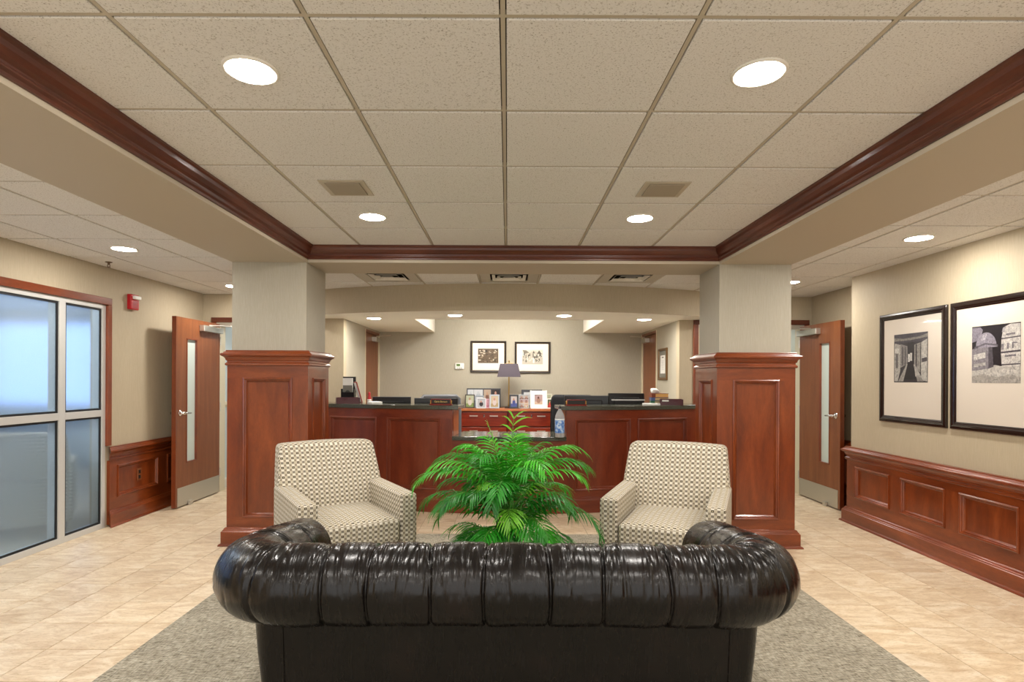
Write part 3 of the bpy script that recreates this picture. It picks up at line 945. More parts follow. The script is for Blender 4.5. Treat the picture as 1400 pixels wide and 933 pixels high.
# air vents behind the cross beam
for x, lb in zip(VX, ('grey ceiling air vent above the left desk monitors', 'grey ceiling air vent in the middle of the strip', 'grey ceiling air vent above the right desk monitors')):
    v = tag(empty('air_vent', (x, 5.695, HS)), lb, 'vent', 'ceiling air vents')
    vp = MB(); a = 0.293; h = 0.19
    vp.box(-a, a, -a, -h, 0, 0.012); vp.box(-a, a, h, a, 0, 0.012); vp.box(-a, -h, -h, h, 0, 0.012); vp.box(h, a, -h, h, 0, 0.012)
    vp.build('face_panel', 'hvac', v)
    MB().box(-h, h, -h, h, 0.03, 0.035).build('duct_opening', 'hvac_dark', v)
    for k, q in enumerate((0.17, 0.12, 0.07)):
        lv = MB()
        for z in (0,):
            o, i, zt, zb = q, q - 0.03, 0.02 - 0.006 * k, -0.004 - 0.006 * k
            vs = [(sx * w, sy * w, zz) for w, zz in ((o, zb), (i, zt)) for sx, sy in ((-1, -1), (1, -1), (1, 1), (-1, 1))]
            lv.add(vs, [(j, (j + 1) % 4, 4 + (j + 1) % 4, 4 + j) for j in range(4)])
        lv.build('louver', 'white_paint', v)

# sprinkler head near the frosted window
sp = tag(empty('sprinkler_head', (-3.56, 5.02, HS)), 'brown sprinkler head on the ceiling above the frosted window', 'sprinkler'); sp.scale = (0.7, 0.7, 0.7)
MB().lathe([(0.04, 0), (0.04, -0.006), (0.014, -0.012), (0.014, -0.035)], (0, 0, 0), 16).build('escutcheon', 'brown_metal', sp, smooth=True)
MB().tube([(-0.014, 0, -0.035), (-0.016, 0, -0.055), (0, 0, -0.066), (0.016, 0, -0.055), (0.014, 0, -0.035)], 0.004, 6).build('frame_arm', 'brown_metal', sp)
MB().lathe([(0.022, -0.066), (0.022, -0.07)], (0, 0, 0), 12).build('deflector', 'brown_metal', sp)

# fire strobe on the left wall
fs_ = tag(empty('fire_strobe', (XL, 5.60, 2.15)), 'red fire alarm strobe on the wall above the open door', 'fire alarm')
MB().box(0, 0.045, -0.06, 0.06, -0.075, 0.075).build('housing', 'red_plastic', fs_, bevel=0.008)
MB().box(0.045, 0.08, -0.045, 0.045, 0.025, 0.06).build('strobe_lens', 'white_plastic', fs_, bevel=0.008)
for k in range(5):
    MB().box(0.044, 0.047, -0.035, 0.035, -0.055 + k * 0.014, -0.05 + k * 0.014).build('horn_slot', flat('#6A0A12'), fs_)

# power outlet in the left wainscot
ot = tag(empty('power_outlet', (XL + 0.011, 5.72, 0.42)), 'brown power outlet in the wainscot panel beside the window', 'outlet')
MB().box(0, 0.006, -0.037, 0.037, -0.06, 0.06).build('cover_plate', 'door_z', ot, bevel=0.002)
for z in (-0.026, 0.026):
    MB().box(0.006, 0.009, -0.016, 0.016, z - 0.018, z + 0.018).build('socket', 'black_plastic', ot, bevel=0.002)

# ================================================================== WALL ART
def frame(name, L, u0, u1, z0, z1, label, cat, prof, fmat, matm, art=None, matin=0.0, group=None):
    """L: u along the wall, n out of it"""
    f = tag(empty(name), label, cat, group)
    MB().ring(L, u0, u1, z0, z1, prof).build('frame', fmat, f)
    w = prof[-1][0]
    MB().lbox(L, u0 + w - 0.004, u1 - w + 0.004, 0.002, 0.010, z0 + w - 0.004, z1 - w + 0.004).build('mat_board', matm, f)
    return f
def art(par, L, u0, u1, z0, z1, bgc, polys, name='print', n0=0.0105, pen=None):
    """flat print: polygons in 0..1 print coordinates"""
    mats = []; mb = MB()
    def mi(c):
        if c not in mats: mats.append(c)
        return mats.index(c)
    def P(a, c, k): return L(u0 + (u1 - u0) * a, n0 + 0.00015 * k, z0 + (z1 - z0) * c)
    mb.poly([P(0, 0, 0), P(1, 0, 0), P(1, 1, 0), P(0, 1, 0)], mi(bgc))
    for k, (c, pts) in enumerate(polys):
        mb.poly([P(a, d, k + 1) for a, d in pts], mi(c))
    return mb.build(name, [(pen or flat)(c) for c in mats], par)

BIGF = [(0, 0), (0, 0.015), (0.006, 0.02), (0.02, 0.023), (0.032, 0.021), (0.042, 0.016), (0.046, 0.016), (0.056, 0.012), (0.056, 0.010)]
LW = flatL((XR, 0, 0), (0, -1, 0), (-1, 0, 0))      # u = -y, left to right as seen
f1 = frame('framed_photograph', LW, -5.164, -4.378, 1.037, 1.999, 'framed photograph of a narrow plank hallway, cream mat and black frame', 'picture', BIGF, 'espresso', 'mat_board', group='large framed photographs')
P1 = [('#4A4650', [(0, 1), (0, 0.72), (0.22, 0.82), (0.8, 0.82), (1, 0.78), (1, 1)]),
      ('#8A8680', [(0, 0.93), (0.3, 0.9), (0.75, 0.92), (1, 0.97), (1, 0.9), (0.5, 0.86), (0, 0.86)]),
      ('#B9B5AE', [(0.02, 0.02), (0.02, 0.82), (0.2, 0.78), (0.2, 0.25), (0.12, 0.02)]),
      ('#6E6A6C', [(0.05, 0.3), (0.05, 0.6), (0.13, 0.6), (0.13, 0.3)]),
      ('#D8D5CE', [(0.03, 0.62), (0.03, 0.72), (0.16, 0.7), (0.16, 0.62)]),
      ('#8D8988', [(0.2, 0.3), (0.2, 0.8), (0.42, 0.74), (0.42, 0.38)]),
      ('#5A565A', [(0.25, 0.35), (0.25, 0.74), (0.29, 0.73), (0.29, 0.36)]),
      ('#5A565A', [(0.34, 0.36), (0.34, 0.74), (0.37, 0.73), (0.37, 0.37)]),
      ('#2C2830', [(0.42, 0.38), (0.42, 0.82), (0.6, 0.82), (0.6, 0.38)]),
      ('#E6E4DE', [(0.44, 0.42), (0.44, 0.58), (0.49, 0.58), (0.49, 0.42)]),
      ('#D8D5CE', [(0.5, 0.44), (0.5, 0.6), (0.56, 0.6), (0.56, 0.44)]),
      ('#9A9690', [(0.62, 0.3), (0.62, 0.76), (0.8, 0.8), (0.8, 0.2)]),
      ('#4A464C', [(0.66, 0.3), (0.66, 0.76), (0.7, 0.77), (0.7, 0.28)]),
      ('#C4C0B8', [(0.82, 0.05), (0.82, 0.8), (0.99, 0.86), (0.99, 0.02)]),
      ('#4E4A50', [(0.84, 0.4), (0.84, 0.48), (0.98, 0.5), (0.98, 0.42)]),
      ('#1E1A24', [(0.3, 0.06), (0.42, 0.4), (0.58, 0.4), (0.76, 0.06)]),
      ('#A8A49E', [(0.14, 0.02), (0.4, 0.38), (0.43, 0.38), (0.3, 0.02)]),
      ('#8E8A86', [(0.72, 0.02), (0.6, 0.36), (0.63, 0.37), (0.9, 0.02)]),
      ('#B2AEA8', [(0.66, 0.12), (0.62, 0.36), (0.65, 0.36), (0.84, 0.1)])]
art(f1, LW, -4.977, -4.577, 1.39, 1.807, '#3A363C', P1, pen=ink)
f2 = frame('framed_photograph', LW, -4.34, -3.555, 1.037, 1.999, 'framed photograph of a hard hat on a crate beside a cask', 'picture', BIGF, 'espresso', 'mat_board', group='large framed photographs')
def oval(cx, cy, rx, ry, n=18, a0=0, a1=2 * PI): return [(cx + rx * math.cos(a0 + (a1 - a0) * k / n), cy + ry * math.sin(a0 + (a1 - a0) * k / n)) for k in range(n)]
P2 = [('#8E8894', [(0, 0.72), (0, 0.98), (0.18, 0.98), (0.24, 0.93), (0.2, 0.82), (0.1, 0.74)]),
      ('#C9C4BC', [(0, 0), (0, 0.24), (0.3, 0.26), (0.5, 0.31), (0.7, 0.27), (1, 0.28), (1, 0)]),
      ('#B0AAA2', [(0, 0), (0, 0.12), (0.25, 0.16), (0.55, 0.1), (0.8, 0.15), (1, 0.1), (1, 0)]),
      ('#908A90', [(0, 0.22), (0, 0.6), (0.36, 0.66), (0.36, 0.25), (0.1, 0.22)]),
      ('#5A545C', [(0.36, 0.25), (0.36, 0.66), (0.44, 0.62), (0.47, 0.28)]),
      ('#CFCAC4', [(0.04, 0.4), (0.04, 0.5), (0.3, 0.54), (0.3, 0.44)]),
      ('#BDB8B2', [(0.04, 0.28), (0.04, 0.33), (0.3, 0.36), (0.3, 0.31)]),
      ('#9C96A2', [(0.08, 0.62)] + [(0.31 + 0.22 * math.cos(PI - PI * k / 14), 0.64 + 0.24 * math.sin(PI - PI * k / 14)) for k in range(15)] + [(0.56, 0.62)]),
      ('#C8C2CA', [(0.2, 0.74), (0.24, 0.83), (0.33, 0.86), (0.3, 0.76)]),
      ('#6E6872', [(0.06, 0.6), (0.3, 0.67), (0.56, 0.63), (0.56, 0.66), (0.3, 0.7), (0.06, 0.64)]),
      ('#D2CDC6', [(0.64, 0.27), (0.62, 0.5), (0.63, 0.75), (0.67, 0.94), (0.82, 0.99), (1, 0.98), (1, 0.27)]),
      ('#5E5860', [(0.63, 0.74), (0.63, 0.76), (1, 0.78), (1, 0.76)]),
      ('#5E5860', [(0.62, 0.5), (0.62, 0.53), (1, 0.55), (1, 0.52)]),
      ('#8A848A', [(0.63, 0.56), (0.63, 0.66), (0.68, 0.66), (0.68, 0.57)]), ('#8A848A', [(0.74, 0.57), (0.74, 0.67), (0.78, 0.67), (0.78, 0.58)]),
      ('#8A848A', [(0.84, 0.58), (0.84, 0.68), (0.94, 0.68), (0.94, 0.66), (0.87, 0.66), (0.87, 0.58)]),
      ('#8A848A', [(0.72, 0.8), (0.72, 0.83), (0.9, 0.84), (0.9, 0.81)]), ('#8A848A', [(0.7, 0.44), (0.7, 0.47), (0.92, 0.48), (0.92, 0.45)]),
      ('#5E5860', [(0.64, 0.3), (0.64, 0.32), (1, 0.33), (1, 0.31)]),
      ('#B4AEB0', [(0.64, 0.86), (0.66, 0.93), (0.72, 0.96), (0.7, 0.86)])]
art(f2, LW, -4.142, -3.748, 1.39, 1.80, '#221C24', P2, pen=ink)
# another of the row, just outside the picture
f3 = frame('framed_photograph', LW, -3.51, -2.725, 1.037, 1.999, 'third large framed photograph on the wall, outside the picture at right', 'picture', BIGF, 'espresso', 'mat_board', group='large framed photographs')
art(f3, LW, -3.32, -2.92, 1.39, 1.80, '#5A565C', [('#A8A49E', [(0, 0), (0, 0.4), (1, 0.3), (1, 0)]), ('#2C2830', oval(0.5, 0.55, 0.25, 0.3))])

LB = flatL((0, YR, 0), (1, 0, 0), (0, -1, 0))
THIN = [(0, 0), (0, 0.02), (0.008, 0.024), (0.022, 0.02), (0.028, 0.012), (0.028, 0.009)]
rng = random.Random(4)
f = frame('framed_print', LB, -0.588, -0.022, 1.51, 2.005, 'framed brown etching in cream mat, nearer the thermostat', 'picture', THIN, 'frame_black', 'mat_cream', group='framed prints behind the reception')
MB().ring(LB, -0.588, -0.022, 1.51, 2.005, [(0.028, 0.018), (0.034, 0.012)]).build('inner_fillet', 'bronze', f)
pl = []
for k in range(60):
    x, y = rng.random() * 0.9 + 0.04, rng.random() * 0.86 + 0.06
    pl.append((rng.choice(['#A89A86', '#3E342A', '#C4BAA8', '#6A5844', '#8E7C66', '#2A241C']), oval(x, y, 0.02 + 0.06 * rng.random(), 0.015 + 0.05 * rng.random(), 8)))
pl = [(c, [(min(0.99, max(0.01, a)), min(0.99, max(0.01, d))) for a, d in q]) for c, q in pl]
art(f, LB, -0.47, -0.147, 1.655, 1.885, '#5E4E3C', pl)
f = frame('framed_print', LB, 0.11, 0.675, 1.50, 1.995, 'framed black ink street scene in cream mat, right of the lamp', 'picture', THIN, 'frame_black', 'mat_cream', group='framed prints behind the reception')
MB().ring(LB, 0.11, 0.675, 1.50, 1.995, [(0.028, 0.018), (0.034, 0.012)]).build('inner_fillet', 'bronze', f)
pl = [('#CFC8B8', [(0, 0.7), (0.3, 0.75), (0.55, 0.95), (0.8, 0.8), (1, 0.75), (1, 1), (0, 1)]), ('#7A7468', [(0.02, 0.98), (0.1, 0.7), (0.35, 0.8), (0.2, 0.95)]),
      ('#5A554C', [(0.5, 0.75), (0.56, 0.92), (0.62, 0.75)]), ('#5A554C', [(0.72, 0.72), (0.82, 0.97), (0.94, 0.72)])]
for k in range(46):
    x = 0.04 + 0.92 * rng.random(); y = 0.12 + 0.5 * rng.random(); w = 0.008 + 0.02 * rng.random(); h = 0.05 + 0.16 * rng.random()
    pl.append((rng.choice(['#1E1C18', '#3A362E', '#4E4A42', '#E6E1D3', '#77716A']), [(x - w, y), (x + w, y), (x + w * 0.6, min(0.97, y + h)), (x - w * 0.8, min(0.97, y + h))]))
pl.append(('#EFECE2', [(0.52, 0.1), (0.6, 0.1), (0.58, 0.42), (0.54, 0.44)]))
art(f, LB, 0.228, 0.553, 1.64, 1.87, '#B9B2A2', pl)

LRW = flatL((RX1, 0, 0), (0, -1, 0), (-1, 0, 0))
f = frame('framed_certificate', LRW, -7.83, -7.42, 1.40, 1.83, 'small gold framed certificate on the wall above the stacked books', 'picture', [(0, 0), (0, 0.02), (0.006, 0.026), (0.03, 0.022), (0.034, 0.01)], 'bronze', 'mat_grey')
lines_ = [('#3A3A38', [(0.3, 0.86), (0.7, 0.86), (0.7, 0.92), (0.3, 0.92)])] + [('#A8A8A4', [(0.2 + 0.05 * (k % 3), 0.2 + 0.07 * k), (0.8 - 0.05 * (k % 2), 0.2 + 0.07 * k), (0.8 - 0.05 * (k % 2), 0.215 + 0.07 * k), (0.2 + 0.05 * (k % 3), 0.215 + 0.07 * k)]) for k in range(8)]
art(f, LRW, -7.74, -7.51, 1.49, 1.735, '#E6E6E2', lines_)

th = tag(empty('thermostat', (-0.76, YR, 1.605)), 'small white thermostat on the wall left of the framed prints', 'thermostat')
MB().box(-0.072, 0.072, -0.025, 0, -0.05, 0.05).build('housing', 'white_plastic', th, bevel=0.012)
MB().box(-0.045, 0.01, -0.027, -0.025, 0.0, 0.035).build('display', flat('#5E7A3E'), th)
for k in range(3):
    MB().box(-0.04 + k * 0.03, -0.022 + k * 0.03, -0.028, -0.025, -0.032, -0.024).build('button', 'grey_plastic', th)

# ================================================================== RECEPTION DESK (curved front)
DR, DY0, DCX = 4.95, 5.89, 0.03
def LD(u, n, z):
    a = u / DR
    return (DCX + (DR + n) * math.sin(a), DY0 + DR - (DR + n) * math.cos(a), z)
def ux(x): return DR * math.asin((x - DCX) / DR)
desk = tag(empty('reception_desk', (0, 0, 0)), 'curved cherry panelled reception desk with a lowered middle', 'desk')
DB = [(0, 0), (0.045, 0), (0.045, 0.13), (0.04, 0.15), (0.028, 0.16), (0.026, 0.175), (0, 0.175)]
zc = 1.08
UL0, UL1, UR0, UR1 = ux(-2.3), ux(-0.575), ux(0.615), ux(2.36)
wainscot(desk, LD, UL0, UL1, zc, [(ux(-1.96), ux(-1.41), 0.24, 0.98), (ux(-1.28), ux(-0.70), 0.24, 0.98)], None, 0, 0, 'desk_x', capz=0, base=DB, seg=12, desk=True)
wainscot(desk, LD, UL1, UR0, 0.76, [(ux(-0.42), ux(0.46), 0.24, 0.66)], None, 0, 0, 'desk_x', capz=0, base=DB, seg=9, desk=True)
wainscot(desk, LD, UR0, UR1, zc, [(ux(0.71), ux(1.31), 0.24, 0.98), (ux(1.40), ux(1.98), 0.24, 0.98)], None, 0, 0, 'desk_x', capz=0, base=DB, seg=12, desk=True)
MB().lbox(LD, UL0, UL1, -0.05, 0, 0, zc, 12).build('carcass', 'desk_z', desk)
MB().lbox(LD, UR0, UR1, -0.05, 0, 0, zc, 12).build('carcass', 'desk_z', desk)
MB().lbox(LD, UL1, UR0, -0.05, 0, 0, 0.76, 9).build('carcass', 'desk_z', desk)
MB().lbox(LD, UL1 - 0.04, UL1, -0.30, -0.05, 0, zc, 1).build('end_panel', 'cherry_top', desk)
MB().lbox(LD, UR0, UR0 + 0.04, -0.30, -0.05, 0, zc, 1).build('end_panel', 'cherry_top', desk)
for a, c in ((UL0, UL1 - 0.04), (UR0 + 0.04, UR1)):
    MB().lbox(LD, a, c, -0.30, -0.27, 0.74, zc, 10).build('back_panel', 'desk_x', desk)
    MB().lbox(LD, a, c, -0.98, -0.30, 0.70, 0.735, 10).build('worktop', 'off_white', desk)  # hidden top, made pale to bounce light up to the soffit
    for q in (a + 0.05, c - 0.08):
        MB().lbox(LD, q, q + 0.03, -0.95, -0.30, 0, 0.70, 1).build('gable', 'desk_z', desk)
tag(MB().lbox(LD, ux(-2.3), ux(-0.51), -0.33, 0.045, 1.08, 1.122, 14).build('countertop', 'granite', bevel=0.004), 'raised dark granite countertop on the left half of the reception desk', 'countertop')
tag(MB().lbox(LD, ux(0.555), ux(2.36), -0.33, 0.045, 1.08, 1.122, 14).build('countertop', 'granite', bevel=0.004), 'raised dark granite countertop on the right half of the reception desk', 'countertop')
tag(MB().lbox(LD, UL1 + 0.002, UR0 - 0.002, -0.56, 0.045, 0.76, 0.802, 9).build('countertop', 'granite', bevel=0.004), 'low granite ledge in the middle of the desk holding a bottle', 'countertop')

# monitors on the worktops, their backs to the lobby
def monitor(x0, x1, y, ztop, rz, label, stripe=False):
    m = tag(empty('computer_monitor', ((x0 + x1) / 2, y, 0.735), rz), label, 'monitor', 'monitors behind the counter')
    w = (x1 - x0) / 2; zt = ztop - 0.735
    MB().box(-w, w, -0.02, 0.02, zt - 0.31, zt).build('casing', 'black_plastic', m, bevel=0.006)
    MB().box(-w * 0.7, w * 0.7, -0.045, -0.02, zt - 0.26, zt - 0.05).build('rear_cover', 'black_plastic', m, bevel=0.01)
    MB().box(-w + 0.012, w - 0.012, 0.02, 0.0215, zt - 0.295, zt - 0.015).build('screen', flat('#1C2430', 0.2), m)
    MB().box(-0.03, 0.03, -0.06, -0.02, 0.015, zt - 0.15).build('stand_neck', 'black_plastic', m)
    MB().box(-0.12, 0.12, -0.1, 0.08, 0, 0.015).build('stand_foot', 'black_plastic', m, bevel=0.004)
    if stripe:
        MB().box(-w * 0.85, w, -0.05, -0.02, zt - 0.085, zt - 0.07).build('chrome_strip', 'aluminium', m)
    else:
        MB().box(-w, w, -0.021, 0.021, zt - 0.004, zt + 0.002).build('top_edge', 'grey_plastic', m)
monitor(-1.585, -1.135, 6.62, 1.188, -0.05, 'low black monitor on the left desk, nearest the document tray')
monitor(-1.08, -0.575, 6.54, 1.178, 0.0, 'black monitor behind the nameplate with gold lettering')
monitor(0.66, 1.17, 6.54, 1.215, -0.03, 'wide black monitor behind the darker nameplate')
monitor(1.175, 1.595, 6.58, 1.245, 0.05, 'black monitor back with a silver strip, right desk', True)

# nameplates
def nameplate(u0, u1, n, text, label):
    x, y, _ = LD((u0 + u1) / 2, n, 0); w = (u1 - u0) / 2
    p = tag(empty('nameplate', (x, y, 1.122), ((u0 + u1) / 2) / DR), label, 'nameplate', 'desk nameplates')
    MB().box(-w, w, -0.03, 0.03, 0, 0.012).build('base', flat('#7A1810', 0.3), p, bevel=0.003)
    MB().box(-w * 0.9, w * 0.9, -0.008, 0.012, 0.012, 0.066).build('plate', flat('#7A1810', 0.3), p, bevel=0.003)
    MB().box(-w * 0.82, w * 0.82, -0.010, -0.008, 0.018, 0.058).build('name_panel', flat('#14100C', 0.3), p)
    for sx in (-1, 1):
        MB().lathe([(0.007, 0.012), (0.009, 0.02), (0.006, 0.03), (0.009, 0.045), (0.004, 0.052)], (sx * w * 0.93, 0, 0), 10).build('end_post', 'gold', p, smooth=True)
    if text:
        c = bpy.data.curves.new('lettering', 'FONT'); c.body = text; c.size = 0.026; c.align_x = 'CENTER'; c.align_y = 'CENTER'; c.extrude = 0.0003
        c.materials.append(M['brass_text'])
        tmp = bpy.data.objects.new('lettering', c); me = bpy.data.meshes.new_from_object(tmp); bpy.data.objects.remove(tmp)
        me.name = 'lettering'; t = link('lettering', me, p)
        t.location = (0, -0.0106, 0.038); t.rotation_euler = (PI / 2, 0, 0)
nameplate(ux(-0.835), ux(-0.595), -0.05, 'Carla Benson', 'red wood nameplate with gold lettering on the left countertop')
nameplate(ux(0.625), ux(0.85), -0.05, None, 'dark red nameplate on the right countertop')

# document trays, books, papers
def tray(x, y, rz, label, flip=1):
    t = tag(empty('document_tray', (x, y, 1.122), rz), label, 'tray', 'burgundy document trays')
    w, d, h = 0.125, 0.10, 0.065
    MB().box(-w, w, -d, d, 0, 0.006).build('bottom', 'burgundy', t)
    for sx in (-1, 1):
        MB().box(sx * w, sx * (w - 0.007), -d, d, 0.006, h).build('side', 'burgundy', t)
    MB().box(-w, w, d - 0.007, d, 0.006, h).build('back', 'burgundy', t)
    fr = MB(); n = 14
    for k in range(n):
        a, c = -w + 2 * w * k / n, -w + 2 * w * (k + 1) / n
        def hz(q): return h - 0.035 * math.exp(-((q - 0.04 * flip) / 0.035) ** 2)
        fr.add([(a, -d, 0.006), (c, -d, 0.006), (c, -d, hz(c)), (a, -d, hz(a)), (a, -d + 0.007, 0.006), (c, -d + 0.007, 0.006), (c, -d + 0.007, hz(c)), (a, -d + 0.007, hz(a))],
               [(0, 1, 2, 3), (5, 4, 7, 6), (3, 2, 6, 7)])
    fr.build('front', 'burgundy', t)
    return t
tray(-1.80, 6.345, 0.34, 'burgundy tray at the left end of the counter', -1)
t = tray(1.84, 6.33, -0.25, 'burgundy tray beside the stacked books on the right counter', 1)
MB().box(-0.1, -0.03, -0.1015, -0.10, 0.04, 0.058).build('paper_tag', 'paper', t)
t = tag(empty('magazine_holder', (-1.86, 6.56, 1.122)), 'black magazine holder with a pale brochure at the left counter end', 'magazine holder')
MB().box(-0.075, 0.075, 0.06, 0.075, 0, 0.30).build('back_plate', 'black_plastic', t)
MB().box(-0.075, 0.075, -0.02, -0.012, 0, 0.12).build('front_plate', 'black_plastic', t)
for sx in (-1, 1): MB().box(sx * 0.075, sx * 0.069, -0.02, 0.075, 0, 0.16).build('side_plate', 'black_plastic', t)
MB().box(-0.075, 0.075, -0.02, 0.075, 0, 0.006).build('bottom_plate', 'black_plastic', t)
Lm = flatL((0, 0.0, 0.02), (1, 0, 0), (0, -1, 0))
br = MB().box(-0.06, 0.055, 0.0, 0.012, 0.01, 0.285).build('brochure', 'paper', t)
art(br, flatL((0, 0, 0), (1, 0, 0), (0, -1, 0)), -0.058, 0.053, 0.012, 0.2, '#77756C', [('#3E403A', oval(0.5, 0.45, 0.3, 0.25)), ('#B9B4A6', [(0.2, 0.05), (0.8, 0.05), (0.7, 0.2), (0.3, 0.2)])], n0=0.0005)
t = tag(empty('leaning_frame', (-1.70, 6.54, 1.122)), 'red edged frame leaning back beside the magazine holder', 'picture frame')
q = MB().box(-0.006, 0.006, -0.06, 0.06, 0.002, 0.25).build('frame', flat('#8A2A20', 0.4), t)
q.rotation_euler = (0, -0.28, 0.5)
q2 = MB().box(0.006, 0.008, -0.05, 0.05, 0.015, 0.24).build('picture', flat('#B8A8A0'), q)
q3 = MB().box(-0.008, -0.006, -0.05, 0.05, 0.015, 0.24).build('backing', flat('#D8D2CC'), q)
t = tag(empty('red_figurine', (-1.60, 6.52, 1.122)), 'small red and white figurine on the left counter', 'figurine')
MB().lathe([(0.02, 0), (0.024, 0.03), (0.02, 0.06), (0.012, 0.085), (0.016, 0.1), (0.012, 0.118), (0.003, 0.125)], (0, 0, 0), 14).build('body', 'red_plastic', t, smooth=True)
MB().lathe([(0.0245, 0.02), (0.0255, 0.028), (0.0235, 0.04)], (0, 0, 0), 14).build('belt', 'white_plastic', t, smooth=True)
t = tag(empty('paper_pad', (-1.50, 6.36, 1.122), 0.5), 'white notepad lying on the left granite counter', 'notepad')
MB().box(-0.06, 0.06, -0.1, 0.1, 0, 0.02).build('sheets', 'paper', t, bevel=0.002)
t = tag(empty('paper_pad', (1.60, 6.27, 1.122), 0.95), 'white notepad lying in front of the tray on the right counter', 'notepad')
MB().box(-0.04, 0.04, -0.09, 0.09, 0, 0.02).build('sheets', 'paper', t, bevel=0.002)
zb = 1.122
for k, (h, cov, ins, lb) in enumerate(((0.042, '#2E6A4A', '#C8B48A', 'green spined book, bottom of the stack on the right counter'), (0.036, '#4A5A8A', '#D0B27A', 'blue spined book, middle of the stack on the right counter'),
                          (0.046, '#7A3A20', '#D9A860', 'brown book, top of the stack on the right counter'))):
    t = tag(empty('book', (1.755, 6.53, zb), -0.12 + 0.05 * k), lb, 'book', 'books stacked on the counter')
    MB().box(-0.095, 0.095, -0.07, 0.07, 0, 0.004).build('cover', flat(cov), t)
    MB().box(-0.095, 0.095, -0.07, 0.07, h - 0.004, h).build('cover', flat(cov), t)
    MB().box(-0.097, -0.092, -0.07, 0.07, 0, h).build('spine', flat(cov), t)
    MB().box(-0.092, 0.09, -0.067, 0.067, 0.004, h - 0.004).build('pages', flat(ins), t)
    MB().box(-0.1, -0.055, -0.0705, -0.067, 0.003, h - 0.003).build('spine_wrap', flat(cov), t)
    zb += h
t = tag(empty('tissue', (1.70, 6.53, zb)), 'crumpled white tissue on top of the stacked books', 'tissue')
def crum(x, y, z):
    k = noise.noise(Vector((x * 22, y * 22, z * 22))) * 0.02
    return (x + k + 0.25 * max(0, 0.03 - z), y + k, z * 1.0 + k * 0.6)
o = soft_box(0.05, 0.035, 0.03, 0.028, 4, crum).build('sheet', 'paper', t, smooth=True); o.location = (0.0, 0, 0.03)

# water bottle on the low ledge
t = tag(empty('water_bottle', (0.545, 5.86, 0.802)), 'clear plastic water bottle with blue label on the low ledge', 'bottle')
MB().lathe([(0.046, 0), (0.05, 0.008), (0.05, 0.2), (0.046, 0.225), (0.03, 0.262), (0.016, 0.285), (0.015, 0.3)], (0, 0, 0), 24).build('bottle_body', 'clear_plastic', t, smooth=True)
MB().lathe([(0.016, 0.296), (0.016, 0.312), (0.006, 0.316), (0.006, 0.33)], (0, 0, 0), 14).build('cap', 'black_plastic', t, smooth=True)
MB().lathe([(0.0505, 0.045), (0.0505, 0.19)], (0, 0, 0), 24, cap=False).build('label', photo_mat('bottle_label', ['#2A5AA8', '#5A8AD0', '#A8C4E6', '#DCE8F2'], 30), t, smooth=True)
MB().lathe([(0.0508, 0.178), (0.0508, 0.192)], (0, 0, 0), 24, cap=False).build('label_band', flat('#E6ECF0'), t, smooth=True)

# ------------------------------------------------------------------ file cabinets behind the desk
def cabinet(x0, x1, label):
    c = tag(empty('file_cabinet', ((x0 + x1) / 2, 8.64, 0)), label, 'cabinet', 'cherry file cabinets')
    w = (x1 - x0) / 2 - 0.003
    MB().box(-w, w, -0.235, 0.24, 0.0, 0.925).build('carcass', 'cherry_x', c)
    for k in range(4):
        z1 = 0.905 - k * 0.222; z0 = z1 - 0.205
        d = MB().box(-w + 0.012, w - 0.012, -0.26, -0.235, z0, z1).build('drawer', 'cherry_x', c, bevel=0.004)
        for hx in (-0.155, 0.145):
            h = MB()
            h.box(hx - 0.06, hx + 0.06, -0.292, -0.28, (z0 + z1) / 2 + 0.045, (z0 + z1) / 2 + 0.06)
            h.box(hx - 0.06, hx - 0.048, -0.285, -0.26, (z0 + z1) / 2 + 0.045, (z0 + z1) / 2 + 0.06)
            h.box(hx + 0.048, hx + 0.06, -0.285, -0.26, (z0 + z1) / 2 + 0.045, (z0 + z1) / 2 + 0.06)
            h.build('handle', 'steel', d)
        if k == 0:
            MB().box(-0.008, 0.008, -0.266, -0.26, z1 - 0.07, z1 - 0.03).build('lock', 'chrome', d)
cabinet(-0.70, 0.005, 'cherry file cabinet with drawers under the left photo group')
cabinet(0.005, 0.71, 'cherry file cabinet with drawers under the right photo group')
tag(MB().box(-0.74, 0.75, 8.365, 8.885, 0.925, 0.962).build('cabinet_top', 'cherry_top', bevel=0.004), 'reddish wooden top carrying the lamp and family photos', 'countertop')

# table lamp
t = tag(empty('table_lamp', (0.02, 8.58, 0.962)), 'unlit table lamp with a square purple grey shade', 'lamp')
MB().box(-0.06, 0.06, -0.06, 0.06, 0, 0.03).build('base', 'frame_black', t, bevel=0.004)
MB().lathe([(0.014, 0.03), (0.012, 0.06), (0.009, 0.08), (0.009, 0.5), (0.006, 0.68), (0.006, 0.705), (0.011, 0.71), (0.008, 0.73)], (0, 0, 0), 12).build('pole', 'gold', t, smooth=True)
sh = MB(); a, c, zz0, zz1 = 0.178, 0.135, 0.475, 0.675
vs = []
for s_, z in ((a, zz0), (c, zz1), (c - 0.004, zz1), (a - 0.004, zz0)):
    vs += [(-s_, -s_ * 0.65, z), (s_, -s_ * 0.65, z), (s_, s_ * 0.65, z), (-s_, s_ * 0.65, z)]
sh.add(vs, [(4 * r + k, 4 * r + (k + 1) % 4, (4 * r + 4 + (k + 1) % 4) % 16, (4 * r + 4 + k) % 16) for r in range(4) for k in range(4)])
sh.build('shade', 'shade', t)
MB().tube([(-0.13, 0, 0.66), (0, 0, 0.69), (0.13, 0, 0.66)], 0.003, 6).build('harp', 'gold', t)

